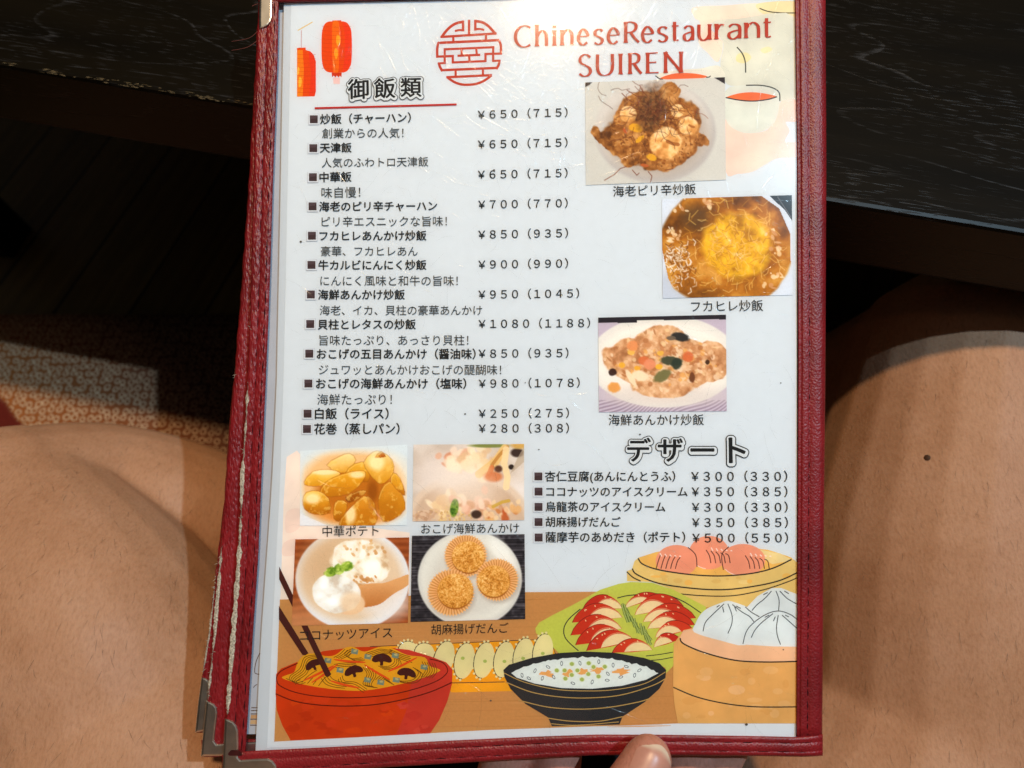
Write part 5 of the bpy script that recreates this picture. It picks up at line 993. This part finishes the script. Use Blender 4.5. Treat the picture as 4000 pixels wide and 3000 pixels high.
# restaurant name in flared capitals: drawn with a broad pen
def arc(cx, cy, rx, ry, a0, a1, n=14): return [(cx + rx * math.cos(R(a0 + (a1 - a0) * i / n)), cy + ry * math.sin(R(a0 + (a1 - a0) * i / n))) for i in range(n + 1)]
XH = 0.74
GL = {'C': [arc(0.56, 0.5, 0.56, 0.51, 52, 308)], 'h': [[(0.10, 0), (0.10, 1.04)], [(0.10, 0.45), (0.28, 0.63), (0.55, XH), (0.80, 0.62), (0.88, 0.42), (0.88, 0)]], 'i': [[(0.5, 0), (0.5, XH)], [(0.5, 0.86), (0.5, 0.97)]],
      'n': [[(0.10, 0), (0.10, XH)], [(0.10, 0.45), (0.28, 0.63), (0.55, XH), (0.80, 0.62), (0.88, 0.42), (0.88, 0)]], 'e': [[(0.10, 0.40), (0.94, 0.40), (0.90, 0.56), (0.72, 0.68), (0.50, XH), (0.24, 0.62), (0.07, 0.40), (0.10, 0.18), (0.30, 0.02), (0.58, -0.02), (0.92, 0.10)]],
      's': [[(0.92, 0.60), (0.70, 0.69), (0.40, 0.69), (0.14, 0.58), (0.20, 0.42), (0.60, 0.32), (0.90, 0.20), (0.80, 0.04), (0.45, -0.02), (0.08, 0.07)]], 'R': [[(0.16, 0), (0.16, 1)], [(0.06, 0.98), (0.50, 0.99), (0.78, 0.88), (0.80, 0.68), (0.60, 0.53), (0.22, 0.49)], [(0.46, 0.50), (0.72, 0.22), (1.0, 0.0)]],
      't': [[(0.40, 0.92), (0.40, 0.20), (0.52, 0.02), (0.95, 0.04)], [(0.02, XH - 0.02), (0.95, XH - 0.02)]], 'a': [[(0.10, 0.58), (0.36, 0.69), (0.66, 0.66), (0.80, 0.50), (0.80, 0.0)], [(0.80, 0.40), (0.45, 0.37), (0.12, 0.26), (0.12, 0.08), (0.35, -0.02), (0.62, 0.06), (0.80, 0.20)]],
      'u': [[(0.10, XH), (0.10, 0.24), (0.22, 0.04), (0.46, -0.02), (0.72, 0.08), (0.88, 0.26)], [(0.88, XH), (0.88, 0)]], 'r': [[(0.20, 0), (0.20, XH)], [(0.20, 0.42), (0.45, 0.62), (0.75, 0.70), (0.98, 0.66)]],
      'S': [[(0.90, 0.86), (0.68, 0.99), (0.38, 1.0), (0.12, 0.84), (0.16, 0.62), (0.50, 0.50), (0.84, 0.36), (0.92, 0.16), (0.70, 0.0), (0.35, -0.02), (0.04, 0.10)]], 'U': [[(0.10, 1.0), (0.10, 0.32), (0.24, 0.05), (0.50, -0.02), (0.76, 0.06), (0.90, 0.32), (0.90, 1.0)]], 'I': [[(0.5, 0), (0.5, 1)]],
      'E': [[(0.14, 0), (0.14, 1)], [(0.10, 0.97), (0.92, 0.98)], [(0.14, 0.52), (0.80, 0.53)], [(0.10, 0.03), (0.98, 0.03)]], 'N': [[(0.12, 0), (0.12, 1)], [(0.08, 1.0), (0.90, 0.02)], [(0.90, 0.0), (0.90, 1)]]}
def pen_word(word, xs, base0, base1, capx, thick, thin):
    A = Art(c2, 0.00028); k = [x * 1.05 for x in lin((192, 66, 46))]
    for ch, (xa, xb) in zip(word, xs):
        gx0 = min(p_[0] for st in GL[ch] for p_ in st); gx1 = max(p_[0] for st in GL[ch] for p_ in st)
        if gx1 - gx0 < 0.01: gx0, gx1 = 0, 1
        for st in GL[ch]:
            q = spline(st, 6, False) if len(st) > 2 else [(st[0][0] + (st[1][0] - st[0][0]) * i / 8, st[0][1] + (st[1][1] - st[0][1]) * i / 8) for i in range(9)]
            P = []
            for gx, gy in q:
                x = xa + thick / 2 + (xb - xa - thick) * (gx - gx0) / (gx1 - gx0); y = base0[1] + (base1[1] - base0[1]) * (x - base0[0]) / (base1[0] - base0[0]) - gy * capx; P.append((x, y))
            A.up(); o = len(A.v); n = len(P)
            for i, p_ in enumerate(P):
                a, b = P[max(i - 1, 0)], P[min(i + 1, n - 1)]; tx, ty = b[0] - a[0], b[1] - a[1]; l_ = math.hypot(tx, ty) or 1; t = i / (n - 1)
                wd = thin + (thick - thin) * abs(ty / l_) ** 1.3; wd *= 1 + 0.45 * max(0, 1 - min(t, 1 - t) * 7) if len(st) == 2 else 1
                for e in (1, -1): A.v.append(L(*c2(p_[0] - ty / l_ * wd / 2 * e, p_[1] + tx / l_ * wd / 2 * e), A.w)); A.c.append(k)
            for i in range(n - 1): A.f.append((o + 2 * i, o + 2 * i + 1, o + 2 * i + 3, o + 2 * i + 2))
    o = A.build('restaurant_name')
pen_word('ChineseRestaurant', [(12, 132), (155, 240), (268, 296), (322, 410), (432, 512), (538, 612), (630, 714), (735, 855), (858, 942), (962, 1040), (1052, 1118), (1135, 1212), (1232, 1325), (1348, 1422), (1432, 1525), (1545, 1650), (1662, 1732)], (12, 314), (1728, 246), 138, 22, 7)
pen_word('SUIREN', [(437, 532), (558, 678), (702, 742), (765, 872), (888, 985), (1005, 1135)], (437, 504), (1135, 480), 138, 22, 7)
# the sliver of print on the page behind
A = Art(lambda x, y: (700 + x * 0.3014, 2500 + y * 0.3014), -0.00215)
for pts, wd in (([(1045, 170), (1000, 270), (980, 370), (985, 430), (1040, 445)], 10), ([(960, 618), (985, 590), (1012, 575)], 9), ([(935, 878), (1060, 878)], 12), ([(930, 915), (1060, 915)], 12), ([(928, 958), (1060, 958)], 12), ([(922, 1026), (1060, 1026)], 12), ([(918, 1104), (1060, 1104)], 12)): A.line(pts, wd, (104, 80, 66), 4)
A.poly([(930, 970), (1060, 970), (1060, 1018), (924, 1018)], (206, 160, 112)); A.poly([(924, 1036), (1060, 1036), (1060, 1092), (918, 1092)], (214, 176, 130)); A.poly([(1018, -400), (1050, -420), (1050, -80), (1004, -90)], (70, 66, 66)) if False else None
A.build('printed_marks', None, back)
for x, y, r_ in ((1175, 944, 5), (1930, 664, 4), (3050, 1496, 3), (2500, 1697, 4), (1917, 2737, 4), (2916, 2830, 6), (1817, 1617, 4), (2105, 1756, 3), (2052, 1495, 2.5), (3060, 2538, 3)):
    A = Art(full, 0.00033); A.ell(x, y, r_, r_ * 0.8, (88, 84, 80), 0, 8); A.build('speck')
